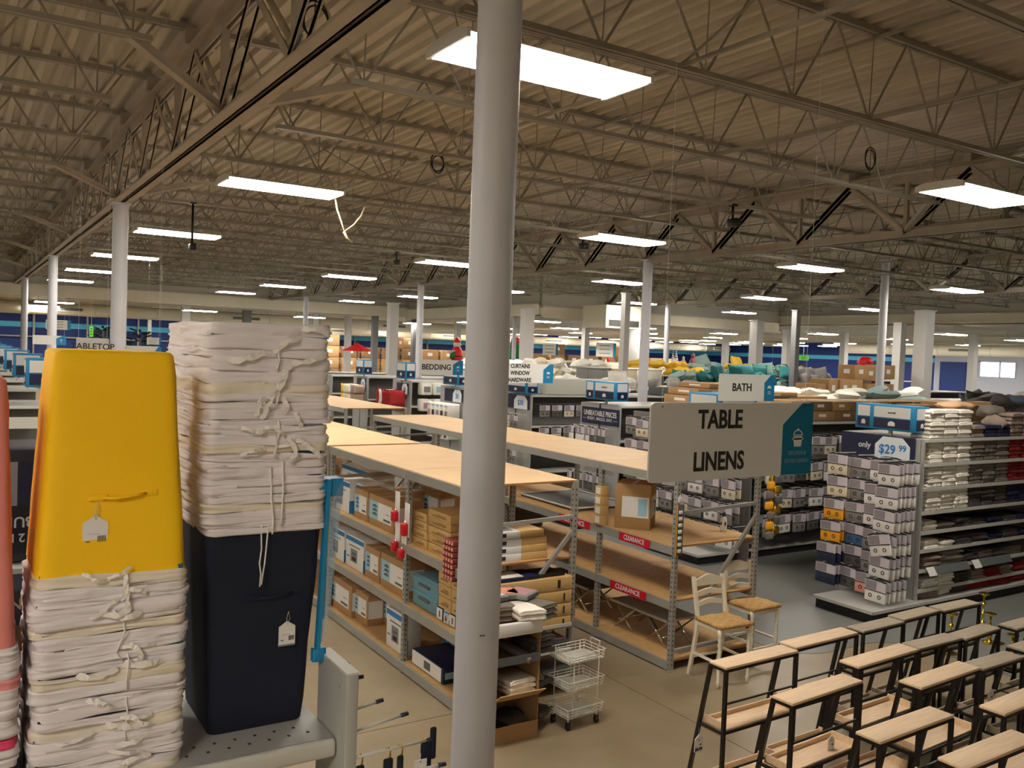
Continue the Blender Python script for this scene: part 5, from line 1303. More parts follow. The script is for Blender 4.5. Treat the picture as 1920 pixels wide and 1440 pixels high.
# ================================================================ the white counter stools
def stools():
    def stool():
        r = thing('counter_stool', 'x', 'stool', (0, 0, 0), 0, 'white counter stools with rush seats'); m = 'stoolwhite'
        w, d, hs = .42, .38, .61                     # front is -y
        for s in (-1, 1):
            x = s*(w/2-.02)
            b = MB(); pr = [(.016, 0), (.013, .03), (.02, .05), (.02, .07), (.014, .08), (.018, .2), (.022, .3), (.014, .34), (.024, .37), (.014, .395), (.024, .42), (.015, .45), (.024, .48), (.016, .5), (.024, .51), (.024, hs-.03)]
            b.lathe(pr, (x, -d/2+.03, 0), m, 12); b.build('leg', r)
            b = MB(); pts = [(x*.98, d/2+.085, 0), (x*.98, d/2+.03, .25), (x*.98, d/2-.01, .5), (x*.98, d/2-.01, .62), (x, d/2+.03, .82), (x, d/2+.07, 1.0)]
            for i in range(5): b.bar(pts[i], pts[i+1], .036, .032, m, up=(1, 0, 0))
            b.build('back_post', r)
        b = MB(); b.rbox((-w/2+.02, -d/2+.01, hs-.07), (w/2-.02, -d/2+.035, hs-.015), m, .006); b.rbox((-w/2+.01, -d/2+.02, hs-.07), (-w/2+.035, d/2, hs-.015), m, .006); b.rbox((w/2-.035, -d/2+.02, hs-.07), (w/2-.01, d/2, hs-.015), m, .006); b.build('apron', r)
        b = MB(); vs = []; n = 9
        for i in range(n):
            for j in range(n):
                u = 2*i/(n-1)-1; v = 2*j/(n-1)-1; e = max(abs(u), abs(v))
                z = hs+.012-.016*(1-e)+(.010 if e < .98 else -.004)+.004*math.cos(6*(abs(u)-abs(v)))
                vs.append((u*w/2*(1+.03*(1-v)/2), v*(d/2)+(-.005), z))
        fs = [(i*n+j, (i+1)*n+j, (i+1)*n+j+1, i*n+j+1) for i in range(n-1) for j in range(n-1)]
        o = len(vs); ring = [i*n for i in range(n)]+[(n-1)*n+j for j in range(1, n)]+[i*n+n-1 for i in range(n-2, -1, -1)]+[j for j in range(n-2, 0, -1)]
        low = [(vs[q][0], vs[q][1], hs-.025) for q in ring]; vs += low
        for k in range(len(ring)): fs.append((ring[k], o+k, o+(k+1) % len(ring), ring[(k+1) % len(ring)]))
        fs.append(tuple(o+k for k in range(len(ring))))
        b.add(vs, fs, 'rush', True); b.build('seat', r)
        # shaped back slats
        for z, hh, yy in ((.95, .09, .045), (.84, .05, .03), (.74, .05, .015)):
            b = MB(); n = 12; vs = []; fs = []
            for i in range(n+1):
                u = 2*i/n-1; x = u*(w/2-.03); top = z+hh/2+(.022*math.cos(u*math.pi*.9) if hh > .06 else .012*math.cos(u*math.pi)); bot = z-hh/2+(.0 if hh > .06 else .01*math.cos(u*math.pi))
                y = d/2+yy-.0+.012*(1-u*u)
                vs += [(x, y-.009, bot), (x, y+.009, bot), (x, y+.009, top), (x, y-.009, top)]
            for i in range(n):
                for k in range(4): fs.append((i*4+k, i*4+(k+1) % 4, (i+1)*4+(k+1) % 4, (i+1)*4+k))
            fs += [(0, 1, 2, 3), (n*4+3, n*4+2, n*4+1, n*4)]
            b.add(vs, fs, m); b.build('back_slat', r)
        for (p, q) in (((-w/2+.03, -d/2+.03, .17), (w/2-.03, -d/2+.03, .17)), ((-w/2+.02, -d/2+.03, .24), (-w/2+.02, d/2+.03, .24)), ((w/2-.02, -d/2+.03, .24), (w/2-.02, d/2+.03, .24)), ((-w/2+.03, d/2+.03, .2), (w/2-.03, d/2+.03, .2))):
            b = MB(); b.bar(p, q, .022, .022, m); b.build('stretcher', r)
        return r
    s1 = stool(); s1.location = (6.52, 6.19, 0); s1.rotation_euler = (0, 0, math.radians(-3)); s1['label'] = 'white counter stool with rush seat, the nearer one with red sticker'
    s2 = clone(s1, (7.28, 6.50, 0), (0, 0, math.radians(1)), 'white counter stool with rush seat, the one further right and back')
    b = MB(); b.box((.12, -.183, .56), (.165, -.18, .59), 'red'); b.build('sticker', s1)
    if s2.name in KIDS: pass
stools()

# ================================================================ ladder console stands
def stands():
    def stand(L, Wd, H, woodm):
        r = thing('console_stand', 'x', 'console table'); m = 'blackmetal'
        # origin at the front left foot; x along the length, +y away from the camera
        b = MB(); b.rbox((-.01, -.01, H-.018), (L+.01, Wd+.01, H), woodm, .004); b.build('top_board', r)
        b = MB(); t = .012
        for (p, q) in (((0, 0, H-.028), (L, 0, H-.028)), ((0, Wd, H-.028), (L, Wd, H-.028)), ((0, 0, H-.028), (0, Wd, H-.028)), ((L, 0, H-.028), (L, Wd, H-.028))): b.bar(p, q, .018, .018, m)
        b.build('top_frame', r)
        sp = .22
        for x in (0, L):
            b = MB(); b.bar((x, 0, 0), (x, 0, H-.02), .024, .024, m); b.build('leg', r)
            b = MB(); b.bar((x, Wd+sp, 0), (x, Wd, H-.02), .024, .024, m); b.build('leg', r)
            b = MB(); b.bar((x, 0, H*.62-.02), (x, Wd+sp*.38, H*.62-.02), .018, .018, m); b.bar((x, 0, H*.235-.02), (x, Wd+sp*.76, H*.235-.02), .018, .018, m); b.build('side_bar', r)
        for z in (H*.78, H*.38):
            b = MB(); b.bar((0, 0, z), (L, 0, z), .012, .012, m); b.build('rail', r)
        for z, dy in ((H*.62, sp*.36), (H*.235, sp*.74)):
            b = MB(); y1 = Wd+dy-.02
            b.box((.015, .012, z-.01), (L-.015, y1, z), woodm); b.box((.015, .012, z-.01), (.027, y1, z+.045), woodm); b.box((L-.027, .012, z-.01), (L-.015, y1, z+.045), woodm); b.box((.015, y1-.012, z-.01), (L-.015, y1, z+.03), woodm)
            b.build('tray_shelf', r)
            b = MB(); b.bar((0, .006, z-.02), (L, .006, z-.02), .016, .016, m); b.build('rail', r)
        return r
    A = stand(.72, .135, 1.15, 'standwood'); Bs = stand(.57, .14, .98, 'standgrey')
    # (column of the photograph, row) of the front left top corner
    P = [(A, 1362, 1251, 'wooden topped black stand nearest the white stools, tag on its leg'),
         (A, 1486, 1318, 'wooden topped black stand in the front row, right of the tagged one'),
         (A, 1610, 1249, 'wooden topped black stand in the third row from the front left'),
         (A, 1493, 1213, 'wooden topped black stand behind the tagged one'),
         (A, 1650, 1389, 'wooden topped black stand front and centre of the group'),
         (A, 1727, 1288, 'wooden topped black stand in the middle of the group'),
         (A, 1883, 1337, 'wooden topped black stand at the right edge, middle height'),
         (A, 1850, 1437, 'wooden topped black stand cut off at the bottom right corner'),
         (Bs, 1619, 1183, 'greyish short stand, back left of the group'),
         (Bs, 1724, 1215, 'greyish short stand in the second row, left of two'),
         (Bs, 1844, 1253, 'greyish short stand behind the white price tag'),
         (Bs, 1811, 1197, 'greyish short stand in the second row, right of two'),
         (Bs, 1695, 1161, 'greyish short stand in the back row beside the curtain packs'),
         (Bs, 1771, 1144, 'greyish short stand in the back row beside the gold candle holder'),
         (Bs, 1907, 1178, 'greyish short stand at the right edge of the back row'),
         (Bs, 1925, 1220, 'greyish short stand cut off by the right edge')]
    used = set()
    for k, (p, x, y, lab) in enumerate(P):
        H = 1.15 if p is A else .98
        c = at(x, y, Z=H)
        if k == 7: c = at(1810, 1440, Z=H)
        loc = (c.x, c.y, 0.004 if c.x > 9.4 else 0.0)
        if p.name not in used: used.add(p.name); p.location = loc; p.rotation_euler = (0, 0, math.radians(1.5)); p['label'] = lab; p['group'] = 'black stands with wooden tops'
        else: clone(p, loc, (0, 0, math.radians([0, 4, 3, 2, 2, 3, 3, 1, 2, 0, 1, 4, 3, 0, 2, 2][k])), lab, 'black stands with wooden tops')
    # price tags
    def tag_card(lab, x, y, Y, s, txt=''):
        c = at(x, y, Y=Y); t = thing('price_tag', lab, 'price tag', c)
        b = MB(); b.prism([(-.035*s, -.05*s), (.035*s, -.06*s), (.035*s, .03*s), (0, .06*s), (-.035*s, .03*s)], 'y', -.002, .002, 'paperwhite'); b.build('card', t)
        b = MB(); b.box((-.01, -.004, .02*s), (.012, -.002, .026*s), 'mauve'); b.box((.005, -.004, -.012*s), (.022*s, -.002, -.002*s), 'slate'); b.build('print', t)
        if txt: text(txt, .026*s, 'ink', t, (-.002, -.004, -.035*s), '-y', .0012)
        b = MB(); b.tube([(0, 0, .055*s), (.004, .01, .1*s)], .001, 'peg', 4); b.build('string', t)
    c1 = at(1362, 1251, Z=1.15)
    tag_card('white house-shaped price tag on the leg of the nearest stand', 1310, 1394, c1.y+.20, 1.1, '$4.99')
    tag_card('white price tag among the stands at right, on a greyish one', 1857, 1305, at(1844, 1253, Z=.98).y-.02, 1.1)
    tag_card('white price tag lying in the tray of a front stand', 1558, 1394, at(1486, 1318, Z=1.15).y+.1, .9)
    # tall gold candle holders
    for k, (x, ytop, Y, lab, H) in enumerate([(1846, 1112, 5.95, 'tall gold candle holder, the tallest behind the stands', .88), (1858, 1150, 5.6, 'gold candle holder just right of the tallest', .78), (1785, 1150, 5.6, 'gold candle holder behind the back row, left one', .78), (1900, 1190, 5.25, 'gold candle holder half hidden at the right', .7), (1872, 1205, 5.3, 'short gold candle holder low at the right', .62)]):
        c = at(x, ytop, Y=Y); H = c.z-.004
        t = thing('candle_holder', lab, 'candle holder', (c.x, c.y, .004 if c.x > 9.4 or c.x > 8.4 else 0), 0, 'gold candle holders')
        b = MB(); b.lathe([(.0, 0), (.08, 0), (.08, .015), (.03, .03), (.015, .06)], (0, 0, 0), 'gold', 18); b.build('base', t)
        b = MB(); pr = [(.014, .05)]; z = .06
        while z < H-.1: pr += [(.012, z), (.03, z+.015), (.03, z+.03), (.012, z+.045), (.01, z+.1)]; z += .115
        b.lathe(pr, (0, 0, 0), 'gold', 14); b.build('stem', t)
        b = MB(); b.lathe([(.012, H-.07), (.02, H-.03), (.06, H-.012), (.064, H), (.05, H-.004), (.0, H-.006)], (0, 0, 0), 'gold', 20); b.build('cup', t)
stands()

# ================================================================ wire cart
def cart():
    r = thing('wire_cart', 'white three-tier wire cart on black casters beside the cardboard display', 'cart', (4.6, 6.05, 0), math.radians(4))
    W, D = .38, .26; m = 'wirewhite'
    for k, z in enumerate((.11, .345, .58)):
        b = MB()
        for q in range(4):
            zz = z+.026*q; e = .0+.004*q
            b.tube([(-W/2-e, -D/2-e, zz), (W/2+e, -D/2-e, zz), (W/2+e, D/2+e, zz), (-W/2-e, D/2+e, zz), (-W/2-e, -D/2-e, zz)], .0035, m, 5)
        for q in range(5):
            x = -W/2+W*q/4; b.tube([(x, -D/2, z), (x, -D/2-.012, z+.08)], .0025, m, 4); b.tube([(x, D/2, z), (x, D/2+.012, z+.08)], .0025, m, 4)
        for q in range(4):
            y = -D/2+D*q/3; b.tube([(-W/2, y, z), (-W/2-.012, y, z+.08)], .0025, m, 4); b.tube([(W/2, y, z), (W/2+.012, y, z+.08)], .0025, m, 4)
        for q in range(9): x = -W/2+W*q/8; b.tube([(x, -D/2, z), (x, D/2, z)], .002, m, 4)
        b.build('basket', r)
        b = MB(); b.box((-W/2+.01, -D/2+.01, z+.003), (W/2-.01, D/2-.01, z+.006), 'trayclear'); b.build('liner', r)
    for s in (-1, 1):
        for u in (-1, 1):
            b = MB(); b.tube([(s*(W/2-.05), u*(D/2-.002), .1), (s*(W/2-.05), u*(D/2-.002), .66)], .004, m, 6); b.build('post', r)
            b = MB(); x, y = s*(W/2-.03), u*(D/2-.03); b.tube([(x-.012, y, .026), (x+.012, y, .026)], .026, 'black', 14); b.box((x-.016, y-.014, .03), (x+.016, y+.014, .07), 'black'); b.tube([(x, y, .06), (x, y, .12)], .006, m, 6); b.build('caster', r)
    b = MB(); b.tube([(W/2+.01, -.06, .65), (W/2+.015, -.06, .70), (W/2+.015, .06, .70), (W/2+.01, .06, .65)], .004, m, 6); b.build('handle', r)
cart()

# ================================================================ cardboard towel display and wire rack
def display():
    rng = random.Random(31)
    x0, x1, y0, y1 = 3.72, 4.16, 5.98, 6.5
    r = thing('cardboard_display', 'tall tiered cardboard display of towels at the end of the stocked rack', 'display', (x0, y0, 0))
    W, D = x1-x0, y1-y0
    b = MB(); b.box((0, 0, 0), (.006, D, .95), 'carton'); b.box((W-.006, 0, 0), (W, D, .95), 'carton'); b.box((0, D-.006, 0), (W, D, .95), 'cartondark'); b.build('side_panel', r)
    for z in (.02, .36, .66, .94):
        b = MB(); b.box((0, 0, z-.01), (W, D, z), 'cartondark'); b.build('shelf', r)
    b = MB(); b.box((0, -.006, 0), (W, 0, .14), 'carton'); b.build('front_lip', r)
    b = MB(); b.box((0, -.006, .64), (W, 0, .71), 'slate'); b.build('front_lip', r)
    b = MB(); b.add([(0, 0, .36), (W, 0, .36), (W, -.1, .44), (0, -.1, .44), (0, -.006, .355), (W, -.006, .355), (W, -.106, .435), (0, -.106, .435)], [(0, 1, 2, 3), (7, 6, 5, 4), (0, 4, 5, 1), (2, 6, 7, 3), (0, 3, 7, 4), (1, 5, 6, 2)], 'tape'); b.build('front_flap', r)
    b = MB(); b.rbox((-.01, -.02, .88), (W+.01, .02, .99), 'paperwhite', .01); b.build('top_band', r)
    cols = [('towelgrey', 'grey'), ('towelwhite', 'white'), ('towelchar', 'charcoal')]
    def put(cn, x, y, z, rz=0, w_=.26, d_=.3, h=.045, lab='', rx=0):
        c, n = cols[cn]; o = link('packaged_towel', towel_mesh(c, cn+20, w_, d_, h), None, (x, y, z), (rx, 0, rz)); tag(o, '%s packaged towel %s' % (n, lab), 'towel', 'towels in the cardboard display')
    for k in range(3): put(0, x0+.5, y0+.2, .945+.045*k, .3, lab='on the display top, right pile, %s up' % ORD[k+1])
    for k in range(2): put(1, x0+.36, y0+.12, .99+.045*k, -.15, .24, lab='on the display top in front, %s up' % ORD[k+1])
    for k in range(3): put(0, x0+.2, y0+.3, .945+.045*k, -.1, lab='on the display top, left pile, %s up' % ORD[k+1])
    for k in range(3): put(2, x0+.5, y0+.2, .665+.05*k, .1*k, lab='in the upper tier, %s up' % ORD[k+1])
    put(0, x0+.28, y0+.14, .68, .5, .1, .34, lab='rolled and leaning in the upper tier', rx=.3)
    for k in range(3): put(1, x0+.28, y0+.16, .365+.045*k, .1, lab='in the middle tier, %s up' % ORD[k+1])
    put(2, x0+.5, y0+.2, .38, .4, lab='slumped in the middle tier'); put(0, x0+.45, y0+.24, .43, -.3, lab='on the dark one in the middle tier')
    for k in range(3): put(2 if k != 1 else 0, x0+.15+.2*k, y0+.25, .03+.03*k, .3*k, lab='in the lowest tier, %s from left' % ORD[k+1])
    # patterned packages on the display top
    for k in range(3):
        t = thing('blanket_package', 'printed blanket package on top of the cardboard display, %s one' % ['left', 'middle', 'right'][k], 'package', (x0+[.15, .33, .45][k], y0+[.38, .42, .36][k], 1.085), [.2, -.3, .5][k], 'printed packages on the display')
        b = MB(); b.rbox((-.12, -.13, 0), (.12, .13, .05), 'packgrey', .015); b.build('pack', t); b = MB(); b.box((-.1, -.1, .05), (.1, .08, .0515), ['packlilac', 'packpink', 'mauve'][k]); b.box((-.1, -.131, .01), (.1, -.13, .04), 'slate'); b.build('label', t)
    # pale bar rack with grey packages behind, under the rack end
    r = thing('low_bar_rack', 'low rack with pale bars and grey packages behind the wire cart', 'rack', (4.3, 6.62, 0))
    for z in (.16, .42, .66):
        b = MB(); b.bar((0, 0, z), (.66, 0, z), .02, .03, 'gondwhite'); b.build('rail', r)
        b = MB(); b.box((0, .02, z-.02), (.66, .3, z-.01), 'steel'); b.build('shelf', r)
    for x in (0, .66):
        b = MB(); b.bar((x, .3, 0), (x, .3, .7), .02, .02, 'steel'); b.bar((x, 0, 0), (x, 0, .7), .02, .02, 'steel'); b.build('post', r)
    for k, (z, m, mm, nm) in enumerate([(.415, 'slate', 'mauve', 'mauve printed'), (.155, 'slate', 'packdark', 'dark grey'), (.655, 'packdark', 'packgrey', 'grey topped')]):
        for q in range(2):
            t = thing('flat_package', '%s flat package on the low bar rack, %s one' % (nm, ['left', 'right'][q]), 'package', (4.34+.33*q, 6.66, z), 0, 'flat packages on the low rack')
            b = MB(); b.rbox((0, 0, 0), (.29, .25, .09), m, .01); b.build('pack', t); b = MB(); b.box((.02, .02, .09), (.27, .2, .0915), mm); b.build('label', t)
display()

# ================================================================ hampers on the near shelf
SZ = 2.1                                           # height of the near shelf
def near_shelf():
    t = thing('shelving_unit', 'grey metal shelving end with perforated shelf holding the hampers', 'shelving', (.92, 2.24, 0))
    b = MB(); b.box((-2.6, .075, SZ-.03), (-.005, .62, SZ), 'gondola')
    for i in range(30):
        for j in range(2):
            x = -.06-.055*i-(.0275 if j else 0); b.box((x-.004, .13+.045*j, SZ), (x+.004, .14+.045*j, SZ+.0006), 'hole')
    b.rbox((-2.6, .05, SZ-.05), (-.005, .078, SZ+.002), 'gondwhite', .012); b.build('shelf', t)
    b = MB(); b.rbox((-.002, .0, SZ-1.2), (.034, .225, SZ+.2), 'gondola', .004); b.box((-.002, -.002, SZ+.196), (.034, .225, SZ+.202), 'gondwhite')
    b.tube([(-.004, .05, SZ+.15), (-.001, .05, SZ+.15)], .005, 'steel', 8); b.build('end_panel', t)
    b = MB(); b.box((-2.6, .6, 0), (0, .64, SZ+.0), 'gondback'); b.build('back_panel', t)
    b = MB(); b.box((-2.6, .07, 0), (0, .6, .16), 'gondola'); b.build('base_deck', t)
    b = MB(); b.box((-2.6, .1, 1.2), (-.005, .6, 1.24), 'gondola'); b.build('lower_shelf', t)
    # slanted peg hooks on the outer side
    for k, (p, q) in enumerate([(((672, 1328), (718, 1312)), 2.3), (((670, 1370), (765, 1337)), 2.28), (((660, 1422), (812, 1385)), 2.25), (((650, 1275), (681, 1268)), 2.42), (((650, 1248), (654, 1242)), 2.5), (((800, 1440), (835, 1432)), 2.1)]):
        a = at(*p[0], Y=q); c = at(*p[1], Y=q); a = a+(a-c)*(.25 if k < 3 else 0)
        tt = thing('peg_hook', 'white blue-tipped peg hook on the shelf side, %s' % ['upper long one', 'middle long one', 'long one carrying black hangers', 'short one near the panel top', 'tip only above the panel corner', 'lowest at the frame edge'][k], 'hook', (0, 0, 0), 0, 'blue tipped peg hooks')
        dr = (c-a).normalized(); b = MB(); a2 = Vector((.954, a.y, a.z-(a.x-.954)*dr.z/max(dr.x, .1))) if k < 3 else a
        b.tube([a2, c-dr*.02], .0042, 'peg', 8); b.build('rod', tt); b = MB(); b.tube([c-dr*.022, c], .0062, 'capblue', 10); b.build('tip', tt)
        if k == 2: hook = (a, c)
    a, c = hook
    for k, (f, dz, w_) in enumerate([(.28, -.0, .05), (.55, 0, .06), (.67, .0, .04), (.93, .02, .07), (1.0, .06, .04)]):
        p = a.lerp(c, f); tt = thing('velvet_hanger', 'black velvet hanger end on wire hook, %s along the lowest peg' % ORD[k+1], 'hanger', p, 0, 'black hangers on the peg')
        b = MB(); b.tube([(0, 0, .006), (.006, 0, -.006), (.003, 0, -.02), (0, 0, -.03)], .0015, 'gold', 6); b.tube([(-.01, 0, .004), (0, 0, .007), (.008, 0, 0), (.006, 0, -.03)], .0012, 'gold', 6); b.build('wire_hook', tt)
        b = MB(); b.rbox((-w_/4, -.006, -.12+dz), (w_/4, .006, -.025+dz), 'navycloth', .006); b.build('arm', tt)
    c2 = at(788, 1432, Y=2.2); tt = thing('price_card', 'small white card hanging below the black hangers', 'card', c2)
    b = MB(); b.box((-.02, -.001, -.03), (.02, .001, .012), 'paperwhite'); b.build('card', tt); b = MB(); b.tube([(0, -.001, .006), (0, -.002, .006)], .002, 'ink', 8); b.tube([(0, 0, .01), (0, 0, .03)], .0008, 'peg', 4); b.build('string', tt)
    # blue edged plastic sign holder standing on the end panel
    t = thing('sign_holder', 'blue framed clear plastic sign holder standing on the shelf end', 'sign holder', (.935, 2.43, SZ+.2))
    zt = at(632, 895, Y=2.45).z-SZ-.2
    b = MB(); b.bar((-.035, 0, 0), (-.015, .0, zt), .012, .02, 'cubeblue'); b.rbox((-.05, -.012, -.02), (-.01, .012, .02), 'cubeblue', .004); b.build('post', t)
    b = MB(); b.box((-.035, -.002, zt*.9), (.03, .06, zt), 'cubeblue'); b.build('header', t)
    b = MB(); b.prism([(-.028, zt*.05), (-.012, zt*.1), (.008, zt*.45), (.03, zt), (-.022, zt*.8)], 'y', -.004, -.002, 'plastic'); b.build('sleeve', t)
    b = MB(); b.box((-.02, .0, zt*.2), (-.014, .03, zt*.9), 'cubeblue'); b.build('side_strip', t)
near_shelf()

def hampers():
    rng = random.Random(77)
    def rim_mesh(w, d, h, seed, m, bulge=.0055, wr=.0035):
        """the folded-over cloth rim of one nested hamper: a rounded square band of rumpled cloth"""
        b = MB(); per = 150; vs = []; fs = []; prof = []
        K = 9; rc = .025
        def out(sv):
            # rounded rectangle param -> point, normal
            L = [w-2*rc, math.pi/2*rc, d-2*rc, math.pi/2*rc]*2; tot = sum(L); q = sv*tot; i = 0
            while q > L[i]: q -= L[i]; i += 1
            cs = [(w/2-rc, -d/2+rc), (w/2-rc, d/2-rc), (-w/2+rc, d/2-rc), (-w/2+rc, -d/2+rc)]
            if i == 0: return (-w/2+rc+q, -d/2), (0, -1)
            if i == 2: return (w/2, -d/2+rc+q), (1, 0)
            if i == 4: return (w/2-rc-q, d/2), (0, 1)
            if i == 6: return (-w/2, d/2-rc-q), (-1, 0)
            k = (i-1)//2; a = [-math.pi/2, 0, math.pi/2, math.pi][k]+q/rc; cx, cy = cs[k]
            return (cx+rc*math.cos(a), cy+rc*math.sin(a)), (math.cos(a), math.sin(a))
        for i in range(per):
            (x, y), (nx, ny) = out((i+.5)/per)
            n0 = noise.noise(Vector((x*7, y*7, seed*3.7))); n1 = noise.noise(Vector((x*22, y*22, seed*1.9+5)))
            for k in range(K):
                a = -math.pi/2+math.pi*k/(K-1)
                fold = noise.noise(Vector((x*5+seed*2.1, y*5, k*.9+seed*1.3)))
                o_ = bulge*max(math.cos(a), 0)**.6*(.75+.9*n1)+.0075*fold+wr*n0*.9
                zz = h/2+h/2*math.sin(a)*1.12+wr*1.7*n0+.0075*noise.noise(Vector((x*8, y*8, seed*2.3+k*.5)))
                vs.append((x+nx*o_, y+ny*o_, zz))
            vs.append((x-nx*.03, y-ny*.03, h)); vs.append((x-nx*.03, y-ny*.03, 0))
        M = K+2
        for i in range(per):
            j = (i+1) % per
            for k in range(M): fs.append((i*M+k, j*M+k, j*M+(k+1) % M, i*M+(k+1) % M))
        b.add(vs, fs, m, True); return b
    def shell(w, d, h, w2, d2, m, up=True):
        """tapering square body, closed at the narrow end"""
        b = MB(); N = 10; vs = []; fs = []; per = 40
        for k in range(N+1):
            f = k/N; ww = w+(w2-w)*f; dd = d+(d2-d)*f; rc = .02
            if k == N: pass
            for i in range(per):
                s = i/per*4; q = int(s); u = s-q
                # rounded square by superellipse
                a = 2*math.pi*(i+.5)/per-math.pi*.75; ca, sa = math.cos(a), math.sin(a); e = .16
                x = math.copysign(abs(ca)**e, ca)*ww/2; y = math.copysign(abs(sa)**e, sa)*dd/2
                r_ = 1-(.0 if 0 < k < N else .0)
                x += .003*noise.noise(Vector((f*6, i*.5, 1))); y += .004*math.sin(f*9+x*14)*(1 if 0 < k < N else 0)
                z = f*h
                if k == N: x *= .985; y *= .985
                vs.append((x, y, z))
        for k in range(N):
            for i in range(per): fs.append((k*per+i, k*per+(i+1) % per, (k+1)*per+(i+1) % per, (k+1)*per+i))
        c0 = len(vs)
        for i in range(per): x, y, z = vs[N*per+i]; vs.append((x*.95, y*.95, h+.008*(1 if h > 0 else -1)))
        for i in range(per): fs.append((N*per+i, N*per+(i+1) % per, c0+(i+1) % per, c0+i))
        fs.append(tuple(range(c0, c0+per)))
        b.add(vs, fs, m, True); return b
    def hang_tag(t, x, y, z, s, bar=True):
        b = MB(); b.prism([(x-.03*s, z-.05*s), (x+.03*s, z-.05*s), (x+.03*s, z+.02*s), (x, z+.04*s), (x-.03*s, z+.02*s)], 'y', y-.003, y-.001, 'paperwhite'); 
        b.box((x-.018*s, y-.0042, z-.01*s), (x+.008*s, y-.003, z-.006*s), 'packlilac')
        for k in range(6): b.box((x+(.006+.0035*k)*s, y-.0042, z-.03*s), (x+(.0075+.0035*k)*s, y-.003, z-.014*s), 'ink')
        b.box((x-.022*s, y-.0042, z-.03*s), (x-.012*s, y-.003, z-.027*s), 'slate'); b.box((x-.03*s, y-.0035, z-.05*s), (x+.03*s, y-.0028, z-.044*s), 'packgrey'); ht = b.build('hang_tag', t)
        b = MB(); b.tube([(x, y-.003, z+.028*s), (x-.004, y-.008, z+.05*s), (x+.002, y-.006, z+.075*s), (x+.007, y-.004, z+.05*s), (x+.001, y-.004, z+.028*s)], .0009, 'peg', 5); b.build('tag_string', ht)
    def handle(t, x, y, z, w, m, tilt=.0):
        b = MB(); b.rbox((x-w/2-.03, y-.003, z-.008), (x-w/2+.012, y+.002, z+.008), m, .002); b.rbox((x+w/2-.012, y-.003, z-.002), (x+w/2+.03, y+.002, z+.014), m, .002)
        b.tube([(x-w/2, y-.004, z), (x-w*.2, y-.012, z-.002), (x+w*.25, y-.012, z+.003), (x+w/2, y-.004, z+.006)], .004, m, 8); b.build('handle', t)
    def strings(t, pts, r_=.0022):
        b = MB(); b.tube(pts, r_, 'cord', 6); b.build('drawstring', t)
    def ribbon(t, x, y, z, s, seed):
        """a short flat cotton tie, crumpled and lying against the rims"""
        r2 = random.Random(seed*7+1)
        for part in range(2):
            n = 7; vs = []; fs = []; px_, pz = x+r2.uniform(-.02, .02), z+r2.uniform(-.004, .01); a = r2.uniform(-2.6, -.4) if part else r2.uniform(-.7, .9)
            if part and r2.random() < .5: a = r2.uniform(-3.0, -2.2)
            wd = .006*s*r2.uniform(.7, 1.3); st = .011*s
            for i in range(n+1):
                a += r2.uniform(-.5, .5); yy = y-.004-.010*math.sin(math.pi*i/n)*r2.uniform(.7, 1.2)-.004*part
                nx, nz = -math.sin(a), math.cos(a); tw = wd*(.5+.6*abs(math.cos(i*1.1+seed)))
                vs += [(px_+nx*tw, yy, pz+nz*tw), (px_-nx*tw, yy-.003*math.sin(i+seed), pz-nz*tw), (px_-nx*tw, yy+.0012, pz-nz*tw), (px_+nx*tw, yy+.0012, pz+nz*tw)]
                px_ += st*math.cos(a); pz += st*math.sin(a)*.7
            for i in range(n):
                for k in range(4): fs.append((i*4+k, i*4+(k+1) % 4, (i+1)*4+(k+1) % 4, (i+1)*4+k))
            fs += [(0, 1, 2, 3), (n*4+3, n*4+2, n*4+1, n*4)]
            b = MB(); b.add(vs, fs, 'cord', False); b.build('ribbon_tie', t)

    # ---- left stack: inverted hampers, yellow outermost on top
    cx, yf, W = .341, 2.35, .352; D = .36; cy = yf+D/2
    zr = 2.612; n = 21; HH = [rng.uniform(.65, 1.35) for _ in range(n)]; HH = [h*(zr-SZ)/sum(HH) for h in HH]
    # yellow hamper
    t = thing('laundry_hamper', 'yellow cloth laundry hamper upside down on its nested white-rimmed stack', 'hamper', (cx, cy, zr-.004), 0)
    b = shell(W-.004, D-.004, .548, .285, .29, 'yellow'); b.build('body', t)
    handle(t, .02, -D/2+.012, .195, .10, 'yellow'); hang_tag(t, -.045, -D/2+.01, .115, .95)
    z = zr
    for k in range(n):
        step = HH[k]; z -= step; mt = 'linen' if k % 5 else 'linencream'
        t = thing('laundry_hamper', 'white-rimmed nested hamper %s below the yellow hamper' % (ORD[k+1] if k < len(ORD)-1 else ''), 'hamper', (cx+rng.uniform(-.003, .003), cy+rng.uniform(-.003, .003), z), math.radians(rng.uniform(-1.6, 1.6)), 'hampers nested under the yellow one')
        rim_mesh(W-.004+rng.uniform(-.004, .004), D, step*.96, k+1, mt).build('liner_rim', t)
        q = MB(); q.box((-W/2+.012, -D/2+.008, step*.5), (W/2-.012, D/2-.012, step*1.3), ['shellteal', 'shellyellow', 'shellnavy', 'shellgrey'][k % 4]); q.build('shell', t)
        if k in (0, 1, 2, 3, 7, 9, 12, 14, 15, 17, 19): ribbon(t, [-.0, .04, -.01, -.02, .02, .03, -.05, .02, -.02, .01, .03][[0, 1, 2, 3, 7, 9, 12, 14, 15, 17, 19].index(k)], -D/2-.006, step*.5, rng.uniform(.8, 1.3), k)
        if k in (0, 5, 8, 13): strings(t, [(.03, -D/2-.002, step), (.032, -D/2-.014, .0), (.028-.015*(k == 5), -D/2-.012, -.05), (.03, -D/2-.011, -.075)], .0022)
    # ---- right stack: navy hamper upright at the bottom, rims above it
    W2, D2 = .336, .40; cx2, yf2 = .742, 2.42; cy2 = yf2+D2/2
